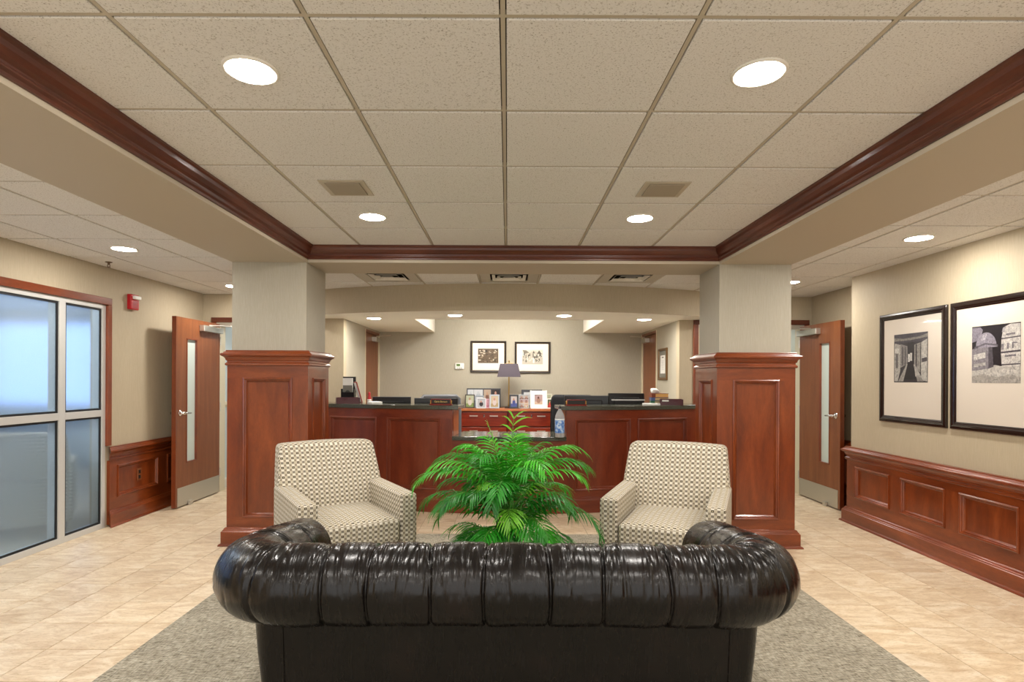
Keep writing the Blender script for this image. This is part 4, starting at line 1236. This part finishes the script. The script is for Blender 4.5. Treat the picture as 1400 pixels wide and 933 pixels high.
# family photos on the cabinet top
def dim(c): return '#' + ''.join('%02x' % int(int(c[i:i + 2], 16) * 0.8) for i in (1, 3, 5))
def pframe(px0, px1, py0, py1, y, fc, label, cols, border=0.012, openings=None, mat=None, lean=-0.12, deep=0.014):
    x0, x1 = (px0 - 694) * y / 770, (px1 - 694) * y / 770
    z1 = EYE - (py0 - 519) * y / 770
    z0 = 0.962; h = max(0.06, z1 - z0)
    f = tag(empty('photo_frame', ((x0 + x1) / 2, y, z0 + 0.002)), label, 'photo frame', 'family photos on the cabinet')
    f.rotation_euler = (lean, 0, 0)
    w = (x1 - x0) / 2; L = flatL((0, 0, 0), (1, 0, 0), (0, -1, 0))
    MB().box(-w, w, 0, deep, 0, h).build('backing', flat(mat or fc), f)
    MB().ring(L, -w, w, 0, h, [(0, 0), (0, 0.008), (border, 0.008), (border, 0.001)]).build('frame', flat(fc, 0.35), f, bevel=0.002)
    MB().box(-0.015, 0.015, deep, deep + 0.04, 0.012, h * 0.5).build('easel_leg', flat('#2A2622'), f)
    ops = openings or [(0, 1, 0, 1)]
    for k, (a, c, lo, hi) in enumerate(ops):
        u0, u1 = -w + border + (2 * w - 2 * border) * a, -w + border + (2 * w - 2 * border) * c
        q0, q1 = border + (h - 2 * border) * lo, border + (h - 2 * border) * hi
        cs_ = [dim(c) for c in cols[k % len(cols)]]
        art(f, L, u0 + 0.002, u1 - 0.002, q0 + 0.002, q1 - 0.002, cs_[0], [(cs_[1], [(0, 0), (1, 0), (1, 0.35), (0, 0.3)]), (cs_[2], oval(0.5, 0.4, 0.26, 0.28, 10)), (cs_[3], oval(0.48, 0.7, 0.13, 0.13, 10))], 'photo', 0.0012)
    return f
A = ['#C8D0B0', '#8AA05A', '#E6E2DC', '#C8A080']; Bc = ['#E8ECF0', '#DCE2EA', '#C8D0DA', '#D8DEE6']; Cc = ['#D0B8A0', '#A87860', '#8A5A44', '#D8A888']
D = ['#2A1C1C', '#8A3A3A', '#B06A60', '#D8A08A']; E = ['#DCC8A8', '#C0A878', '#E6D8D8', '#D89A90']; Fc = ['#D8CCC8', '#4A5AA8', '#3A4A9A', '#C88A70']
G = ['#C8C4C0', '#8A6A60', '#B08478', '#D8A890']; H = ['#C8A8A8', '#E6C8B0', '#B88A78', '#6A3A2A']; K = ['#5A6A3A', '#C02818', '#E04030', '#D8A080']
pframe(638, 684.5, 531.5, 557, 8.74, '#3A3E48', 'wide dark collage frame at the back of the left photo group', [Bc, Bc, Cc, D], 0.008,
       [(0.01, 0.2, 0.35, 0.97), (0.2, 0.48, 0.35, 0.97), (0.5, 0.72, 0.2, 0.97), (0.74, 0.99, 0.35, 0.97)])
pframe(636, 649, 540, 557, 8.56, '#3A342C', 'dark framed photo of a child in grass, leftmost on the cabinet', [A])
pframe(649.5, 661.5, 541.5, 557, 8.60, '#8A94A0', 'silver frame half behind the heart photo', [Bc], 0.014)
h = pframe(651.5, 664.5, 545, 557, 8.44, '#C8CCD4', 'pale frame with a dark heart shaped photo', [['#C8CCD4', '#C8CCD4', '#2A2028', '#D8A090']], 0.012)
pframe(664.5, 669.5, 546, 557, 8.5, '#D8B0BC', 'tiny pink framed photo beside the heart photo', [['#E0A8B8', '#C87890', '#D890A0', '#E6C0B8']], 0.008)
pframe(669.5, 683, 540, 557, 8.47, '#A8B4C0', 'silver framed photo of a toddler left of the lamp', [E], 0.018)
pframe(696.5, 709, 540, 557, 8.46, '#2C3038', 'black framed blue photo just right of the lamp', [Fc], 0.022)
pframe(709.5, 723.5, 540, 557, 8.52, '#B0B8C0', 'silver collage frame with six small photos', [G, H, G, E, H, G], 0.008, [(i / 2, i / 2 + 0.5, j / 3, j / 3 + 0.33) for i in range(2) for j in range(3)])
pframe(713, 741.5, 533, 557, 8.76, '#2E323A', 'large dark frame at the back of the right photo group', [Bc], 0.035)
wf = pframe(725.5, 747.5, 534.5, 557, 8.46, '#E6E8EC', 'ornate white framed portrait, largest of the right photo group', [H], 0.06)
for k in range(14):
    w2 = 11 * 8.46 / 770; hh2 = 0.262
    for s_ in (-1, 1):
        MB().lathe([(0.012, -0.009), (0.012, 0.006), (0.006, 0.01)], (s_ * (w2 - 0.004), 0.0, 0.02 + k * hh2 / 14), 8).build('scallop', 'white_plastic', wf)
pframe(747, 755, 538.5, 557, 8.66, '#C8C6B4', 'cream framed photo behind the small red photo', [A], 0.014)
pframe(747.5, 756.5, 545, 557, 8.45, '#E6E4E0', 'small white framed red photo at the right end', [K], 0.014)

# ------------------------------------------------------------------ office chairs behind the desk
def office_chair(x, y, rz, label, frame_m, pad_m):
    c = tag(empty('office_chair', (x, y, 0), rz), label, 'chair', 'office chairs behind the desk')
    def bk(px, py, pz): return (px, py + 0.03 * math.cos(px * 6), pz)
    o = soft_box(0.24, 0.035, 0.28, 0.03, 6, bk).build('backrest', pad_m, c, smooth=True); o.location = (0, 0.22, 0.87)
    MB().tube([(-0.20, 0.2, 0.5), (-0.26, 0.21, 0.60), (-0.262, 0.23, 0.98), (-0.255, 0.24, 1.14), (-0.22, 0.24, 1.175), (0.22, 0.24, 1.175), (0.255, 0.24, 1.14), (0.262, 0.23, 0.98), (0.26, 0.21, 0.60), (0.20, 0.2, 0.5)], 0.024, 8).build('back_frame', frame_m, c, smooth=True)
    o = soft_box(0.25, 0.24, 0.045, 0.04, 5).build('seat', pad_m, c, smooth=True); o.location = (0, -0.02, 0.46)
    for s_ in (-1, 1):
        MB().tube([(s_ * 0.2, 0, 0.43), (s_ * 0.3, 0, 0.45), (s_ * 0.31, 0.0, 0.64)], 0.016, 8).build('arm_post', frame_m, c, smooth=True)
        o = soft_box(0.04, 0.12, 0.016, 0.014, 3).build('armrest', 'grey_plastic', c, smooth=True); o.location = (s_ * 0.31, -0.02, 0.66)
    MB().lathe([(0.03, 0.1), (0.03, 0.3), (0.02, 0.3), (0.02, 0.42)], (0, 0, 0), 12).build('gas_column', 'black_plastic', c)
    for k in range(5):
        w = 2 * PI * k / 5 + 0.3
        MB().tube([(0, 0, 0.12), (0.3 * math.cos(w), 0.3 * math.sin(w), 0.075)], [0.03, 0.018], 8).build('base_spoke', frame_m, c)
        MB().lathe([(0.012, -0.025), (0.028, -0.02), (0.028, 0.02), (0.012, 0.025)], (0, 0, 0), 12).build('caster', 'black_plastic', c).matrix_local = Matrix.Translation((0.3 * math.cos(w), 0.3 * math.sin(w), 0.03)) @ Matrix.Rotation(PI / 2, 4, 'X')
    return c
office_chair(-0.80, 7.15, 0.35, 'grey framed office chair behind the gold lettered nameplate', 'grey_plastic', 'mesh_grey')
oc = office_chair(0.78, 7.25, -0.3, 'dark office chair behind the wide black monitor, jacket over its back', 'black_plastic', 'dark_fabric')
def jk(px, py, pz): return (px + 0.012 * math.sin(pz * 30), py + 0.012 * math.sin(px * 40 + pz * 9), pz)
o = soft_box(0.275, 0.06, 0.27, 0.05, 8, jk).build('jacket', 'dark_fabric', oc, smooth=True); o.location = (0, 0.235, 0.93)

# ================================================================== LOUNGE: armchairs
def armchair(loc, rz, label, group):
    c = tag(empty('armchair', loc, rz), label, 'armchair', group)
    W = 0.39
    # seat cushion, crowned, front edge rounded
    def cush(x, y, z):
        q = (1 - (x / 0.265) ** 2) * (1 - (y / 0.33) ** 2)
        return (x * (1 + 0.01 * math.cos(z * 20)), y, z + (0.022 * q if z > 0 else -0.004 * q))
    o = soft_box(0.262, 0.33, 0.085, 0.035, 8, cush).build('seat_cushion', 'upholstery', c, True, uvbox=True); o.location = (0, -0.09, 0.385)
    MB_ = soft_box(0.27, 0.03, 0.085, 0.012, 3); o = MB_.build('front_rail', 'upholstery', c, True, uvbox=True); o.location = (0, -0.36, 0.195)
    # arms: straight slabs
    for s in (-1, 1):
        def arm(x, y, z): return (x, y, z + (0.012 * (y + 0.4) if z > 0 else 0))
        o = soft_box(0.06, 0.385, 0.26, 0.022, 5, arm).build('arm', 'upholstery', c, True, uvbox=True); o.location = (s * (W - 0.06), -0.015, 0.36)
    # tall back wider than the seat, leaning and slightly bowed
    def back(x, y, z):
        t = (z + 0.30) / 0.60
        w = 1.0 + 0.03 * math.sin(PI * t) - 0.10 * max(0, t - 0.35)
        if t < 0.38: w *= 0.80 + 0.2 * max(0.0, (t - 0.30) / 0.08) if t > 0.30 else 0.80
        yy = y + 0.17 * (t - 0.2) + 0.05 * t * t - (0.035 * (1 - (x / 0.38) ** 2) * math.sin(PI * min(1, max(0, t))) if y < 0 else 0)
        return (x * w, yy, z + 0.012 * (1 - (x / 0.37) ** 2) * (1 if z > 0.2 else 0))
    o = soft_box(0.375, 0.085, 0.30, 0.035, 12, back).build('backrest', 'upholstery', c, True, uvbox=True); o.location = (0, 0.27, 0.61)
    o = soft_box(0.33, 0.05, 0.20, 0.02, 4).build('back_panel', 'upholstery', c, True, uvbox=True); o.location = (0, 0.36, 0.30)
    MB().box(-0.33, 0.33, -0.35, 0.36, 0.10, 0.30).build('seat_deck', 'dark_fabric', c)
    for sx in (-1, 1):
        for sy in (-0.35, 0.33):
            MB().lathe([(0.022, 0), (0.03, 0.11)], (sx * 0.33, sy, 0), 8).build('leg', 'espresso', c)
    return c
ch1 = armchair((-1.155, 3.96, 0.004), math.radians(33), 'patterned beige armchair standing nearer the frosted window', 'patterned armchairs')
ch2 = copy_tree(ch1); ch2.location = (1.125, 3.91, 0.004); ch2.rotation_euler = (0, 0, math.radians(-24))
tag(ch2, 'patterned beige armchair standing nearer the framed photographs', 'armchair', 'patterned armchairs')
ch3 = copy_tree(ch1); ch3.location = (-4.46, 5.16, 0.0); ch3.rotation_euler = (0, 0, math.radians(215))
tag(ch3, 'pale armchair blurred behind the lower frosted glass', 'armchair', 'patterned armchairs')

# ================================================================== leather sofa, its back to the viewer
sofa = tag(empty('leather_sofa', (0, 0, 0)), 'dark brown rolled arm leather sofa seen from behind', 'sofa')
SX, SY, SF, SR = 0.985, 2.03, 2.80, 0.22
path = []
def arc(cx, cy, r, a0, a1, n): return [(cx + r * math.cos(a0 + (a1 - a0) * k / n), cy + r * math.sin(a0 + (a1 - a0) * k / n)) for k in range(n + 1)]
raw = [(-SX - 0.01, SF)] + arc(-SX + SR, SY + SR, SR, PI, 1.5 * PI, 24) + arc(SX - SR, SY + SR, SR, 1.5 * PI, 2 * PI, 24) + [(SX + 0.01, SF)]
def make_path(raw):
    seg = [0]
    for a, c in zip(raw[:-1], raw[1:]): seg.append(seg[-1] + math.hypot(c[0] - a[0], c[1] - a[1]))
    def at(s):
        s = max(0, min(seg[-1], s))
        for i in range(len(seg) - 1):
            if s <= seg[i + 1] or i == len(seg) - 2:
                t = (s - seg[i]) / max(1e-9, seg[i + 1] - seg[i])
                a, c = raw[i], raw[i + 1]
                return Vector((a[0] + (c[0] - a[0]) * t, a[1] + (c[1] - a[1]) * t))
    def fr(s, h=0.02):
        p = at(s); d = (at(s + h) - at(s - h)).normalized()
        return p, d, Vector((d.y, -d.x))      # outward is to the right of travel (away from the seat)
    return seg[-1], at, fr
TL, at, frame_at = make_path(raw)
rs = random.Random(11)
# pleat seams along the roll
mid = TL / 2
seams = []
for px in (375, 447, 515, 590, 668, 747, 825, 905, 975, 1040):
    seams.append(mid + (px - 694) * 2.0 / 770)
seams += [0.28, 0.52, TL - 0.28, TL - 0.52]
wr_ = []
for k in range(420):
    base = rs.choice(seams) + rs.gauss(0, 0.035) if rs.random() < 0.7 else rs.uniform(0, TL)
    wr_.append((base, rs.uniform(0.001, 0.0036) * rs.choice((-1, -1, 1)), rs.uniform(0.003, 0.007), rs.uniform(0.1, 2.0), rs.uniform(0.5, 1.1), rs.uniform(-0.03, 0.03)))
NS, NA = 900, 64
vs = []; fs = []
for i in range(NS + 1):
    s = TL * i / NS
    p, d, nrm = frame_at(s)
    e = min(s, TL - s)                      # distance from the arm front
    zc_ = 0.652 + 0.012 * math.cos((s - mid) / mid * 2.2) - 0.072 * max(0.0, 1 - e / 0.75) ** 1.3
    r0 = 0.140 - 0.006 * max(0, 1 - e / 0.5)
    if e < 0.05: r0 *= math.sqrt(max(0.02, 1 - ((0.05 - e) / 0.05) ** 2 * 0.75))
    dmin = min(abs(s - q) for q in seams)
    for k in range(NA):
        w = 2 * PI * k / NA                 # 0 = outward (towards the viewer), pi/2 = up
        up = 0.5 + 0.5 * math.sin(w)
        slant = 0.02 * math.cos(w)
        dm = min(abs(s - q - slant * (1 if (j % 2) else -1) * 0.6) for j, q in enumerate(seams))
        r = r0 * (1 + 0.022 * min(1, dm / 0.05) ** 0.5)
        r -= 0.011 * math.exp(-(dm / 0.0055) ** 2)
        for (c0, am, wd, ac, aw, sl) in wr_:
            ds = s - c0 - sl * (w - ac)
            if abs(ds) < 3 * wd:
                da = w - ac
                if da > PI: da -= 2 * PI
                if da < -PI: da += 2 * PI
                if abs(da) < 2.2 * aw:
                    r += am * math.exp(-(ds / wd) ** 2 - (da / aw) ** 2)
        r += 0.004 * noise.noise(Vector((s * 9, w * 1.3, 3.0)))
        q = nrm * (r * math.cos(w))
        vs.append((p.x + q.x, p.y + q.y, zc_ + r * math.sin(w)))
for i in range(NS):
    for k in range(NA):
        k2 = (k + 1) % NA
        fs.append((i * NA + k, i * NA + k2, (i + 1) * NA + k2, (i + 1) * NA + k))
fs.append(tuple(range(NA))); fs.append(tuple(NS * NA + k for k in reversed(range(NA))))
MB().add(vs, fs).build('rolled_top', 'leather', sofa, smooth=True)
# body shell below the roll
BXh, BYb, BRr = 0.955, 2.075, 0.075
raw2 = [(-BXh, SF - 0.02)] + arc(-BXh + BRr, BYb + BRr, BRr, PI, 1.5 * PI, 10) + arc(BXh - BRr, BYb + BRr, BRr, 1.5 * PI, 2 * PI, 10) + [(BXh, SF - 0.02)]
TL2, at2, frame2 = make_path(raw2)
stations = [0, 0.2, 0.4, 0.55] + [0.6 + 0.012 * k for k in range(16)] + [0.85 + (TL2 - 1.7) * k / 10 for k in range(11)] + [TL2 - 0.6 - 0.012 * k for k in reversed(range(16))] + [TL2 - 0.55, TL2 - 0.4, TL2 - 0.2, TL2]
prof = [(0.0, 0.62), (0.0, 0.52), (-0.012, 0.36), (-0.03, 0.2), (-0.045, 0.11), (-0.05, 0.10), (-0.20, 0.10), (-0.20, 0.62)]
vs = []; fs = []; NB = len(stations) - 1
for s in stations:
    p, d, nrm = frame2(s, 0.006)
    e = min(s, TL2 - s); drop = 0.07 * max(0.0, 1 - e / 0.75) ** 1.3
    for n, z in prof:
        q = nrm * n
        vs.append((p.x + q.x, p.y + q.y, z - (drop if z > 0.5 else 0)))
K = len(prof)
for i in range(NB):
    for k in range(K):
        k2 = (k + 1) % K
        fs.append((i * K + k, i * K + k2, (i + 1) * K + k2, (i + 1) * K + k))
fs.append(tuple(range(K))); fs.append(tuple(NB * K + k for k in reversed(range(K))))
MB().add(vs, fs).build('outer_back', 'leather', sofa, smooth=False)
for s in (0.69, TL2 - 0.69):      # welt seams at the back corners
    p, d, nrm = frame2(s + (0.11 if s < 1 else -0.11), 0.006)
    MB().tube([(p.x + nrm.x * n, p.y + nrm.y * n, z) for n, z in prof[:5]], 0.005, 6).build('welt', 'leather', sofa, smooth=True)
MB().box(-0.76, 0.76, 2.26, 2.80, 0.10, 0.28).build('seat_base', 'leather', sofa, bevel=0.02)
for k in range(3):
    o = soft_box(0.25, 0.275, 0.075, 0.04, 5).build('seat_cushion', 'leather', sofa, smooth=True)
    o.location = (-0.505 + 0.505 * k, 2.555, 0.35)
def tuft(x, y, z):
    if y > 0:
        y = y - 0.018 * (0.5 + 0.5 * math.cos(x * 2 * PI / 0.19)) * (0.5 + 0.5 * math.cos(z * 2 * PI / 0.14))
    return (x, y, z)
o = soft_box(0.755, 0.05, 0.15, 0.03, 32, tuft).build('tufted_back', 'leather', sofa, smooth=True); o.location = (0, 2.27, 0.54)
for x, y in ((-0.82, 2.16), (0.82, 2.16), (-0.82, 2.72), (0.82, 2.72)):
    MB().lathe([(0.022, 0), (0.036, 0.03), (0.036, 0.07), (0.028, 0.10)], (x, y, 0.004), 14).build('foot', 'espresso', sofa, smooth=True)

# ================================================================== potted palm
PX, PYp = 0.0, 3.62
plant = tag(empty('potted_palm', (PX, PYp, 0.004)), 'bushy green parlour palm between the two armchairs', 'plant')
MB().lathe([(0.11, 0), (0.12, 0.01), (0.15, 0.26), (0.16, 0.27), (0.16, 0.295), (0.148, 0.295), (0.142, 0.27)], (0, 0, 0), 28, cap=True).build('pot', 'pot', plant, smooth=True)
MB().lathe([(0.141, 0.262), (0.10, 0.27), (0.002, 0.275)], (0, 0, 0), 24, cap=False).build('soil', 'soil', plant)
rp = random.Random(23)
def frond(az, elev, length, droop, start, nl, ll, mat, h0=0.27, r0=0.035, curl=0.0):
    """one compound leaf: arching rachis with paired leaflets"""
    mb = MB()
    p = Vector((r0 * math.cos(az), r0 * math.sin(az), h0))
    hd = Vector((math.cos(az), math.sin(az), 0)); side = Vector((-math.sin(az), math.cos(az), 0))
    n = 22; pts = [p.copy()]; ang = elev
    dirs = []
    for k in range(n):
        t = k / n
        d = hd * math.cos(ang) + Vector((0, 0, 1)) * math.sin(ang) + side * curl * t
        d.normalize(); dirs.append(d)
        p = p + d * (length / n); pts.append(p.copy())
        ang -= droop / n * (0.25 + 2.2 * t * t)
    dirs.append(dirs[-1])
    mb.tube(pts, [0.0055 * (1 - 0.8 * k / n) for k in range(n + 1)], 5, 1)
    for j in range(nl):
        t = start + (1 - start) * (j + 0.5) / nl
        f = t * n; i = min(n - 1, int(f)); q = pts[i].lerp(pts[i + 1], f - i); d = dirs[i]
        sd = d.cross(Vector((0, 0, 1)))
        if sd.length < 0.2: sd = side.copy()
        sd.normalize(); up = sd.cross(d).normalized()
        tt = (t - start) / (1 - start)
        for sgn in (-1, 1):
            le = ll * (0.45 + 0.75 * math.sin(PI * min(1, 0.18 + 0.72 * tt))) * rp.uniform(0.85, 1.12)
            fw = 0.55 + 0.75 * tt
            v = (sd * sgn * (1.15 - 0.45 * tt) + d * fw + up * rp.uniform(0.0, 0.3)).normalized()
            wdt = 0.0076 * rp.uniform(0.8, 1.2) * (1.1 - 0.35 * tt)
            wv = v.cross(up).normalized() if v.cross(up).length > 0.05 else d
            pr = []; c0 = q.copy(); dv = v.copy()
            for s in range(5):
                pr.append(c0.copy())
                dv = (dv + Vector((0, 0, -0.16 - 0.14 * s * 0.5))).normalized()
                c0 = c0 + dv * (le / 4)
            ws = [0.25, 0.9, 1.0, 0.62]
            vs_ = []
            for s in range(4):
                vs_ += [pr[s] + wv * wdt * ws[s], pr[s] + up * (0.0) - Vector((0, 0, 0.3)) * wdt * ws[s], pr[s] - wv * wdt * ws[s]]
            vs_.append(pr[4])
            fs_l = []
            for s in range(3):
                b0 = 3 * s
                fs_l += [(b0, b0 + 1, b0 + 4, b0 + 3), (b0 + 1, b0 + 2, b0 + 5, b0 + 4)]
            fs_l += [(9, 10, 12), (10, 11, 12)]
            mb.add(vs_, fs_l, 0)
    mb.build('frond', [mat, 'stem'], plant, smooth=True)
GA = 2.399963
U = rp.uniform
for k in range(9):       # bare canes rising from the pot
    w = k * GA; r = 0.03 + 0.05 * (k % 3) / 2
    MB().tube([(r * math.cos(w), r * math.sin(w), 0.26), (r * 1.2 * math.cos(w), r * 1.2 * math.sin(w), 0.5), (r * 1.3 * math.cos(w + 0.3), r * 1.3 * math.sin(w + 0.3), U(0.62, 0.8))], [0.008, 0.007, 0.004], 6).build('cane', 'stem', plant, smooth=True)
specs = []
for k in range(9):
    specs.append((k * GA + 0.4, U(1.05, 1.4), U(0.30, 0.40), U(1.0, 2.0), 0.16, 12, 0.125, 'leaf', U(0.68, 0.78), 0.05))
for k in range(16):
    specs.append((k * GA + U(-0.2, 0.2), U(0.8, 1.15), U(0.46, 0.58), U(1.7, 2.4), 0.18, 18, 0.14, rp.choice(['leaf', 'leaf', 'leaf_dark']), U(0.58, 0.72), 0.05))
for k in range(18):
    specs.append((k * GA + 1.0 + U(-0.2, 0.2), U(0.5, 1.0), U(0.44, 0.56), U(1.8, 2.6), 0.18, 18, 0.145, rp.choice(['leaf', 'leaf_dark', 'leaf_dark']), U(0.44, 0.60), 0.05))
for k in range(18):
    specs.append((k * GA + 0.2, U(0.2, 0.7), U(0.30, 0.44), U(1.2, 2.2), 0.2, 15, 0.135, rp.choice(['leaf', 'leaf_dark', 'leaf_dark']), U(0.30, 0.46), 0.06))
for k in range(10):
    specs.append((k * GA + 0.7, U(0.5, 1.2), U(0.2, 0.3), U(1.0, 2.0), 0.2, 11, 0.11, rp.choice(['leaf', 'leaf_young', 'leaf_dark']), U(0.4, 0.75), 0.05))
# three young spears at the top and the widest arching leaves
specs += [(0.9, 1.5, 0.42, 0.15, 0.5, 5, 0.13, 'leaf_young', 0.74, 0.03), (2.6, 1.36, 0.38, 0.2, 0.5, 5, 0.12, 'leaf_young', 0.74, 0.03),
          (PI + 0.25, 0.62, 0.62, 1.9, 0.3, 16, 0.145, 'leaf', 0.68, 0.04), (PI - 0.2, 0.5, 0.62, 2.0, 0.3, 16, 0.145, 'leaf_dark', 0.55, 0.04),
          (-0.1, 0.8, 0.56, 1.8, 0.3, 15, 0.145, 'leaf', 0.68, 0.04), (-0.3, 0.45, 0.66, 2.2, 0.25, 17, 0.145, 'leaf_dark', 0.52, 0.04),
          (-1.9, 0.35, 0.42, 2.2, 0.2, 16, 0.15, 'leaf', 0.46, 0.05), (-1.3, 0.4, 0.42, 2.1, 0.2, 16, 0.15, 'leaf', 0.5, 0.05), (-1.6, 0.7, 0.36, 2.4, 0.2, 15, 0.14, 'leaf_young', 0.52, 0.05)]
for sp_ in specs: frond(*sp_, curl=U(-0.25, 0.25))
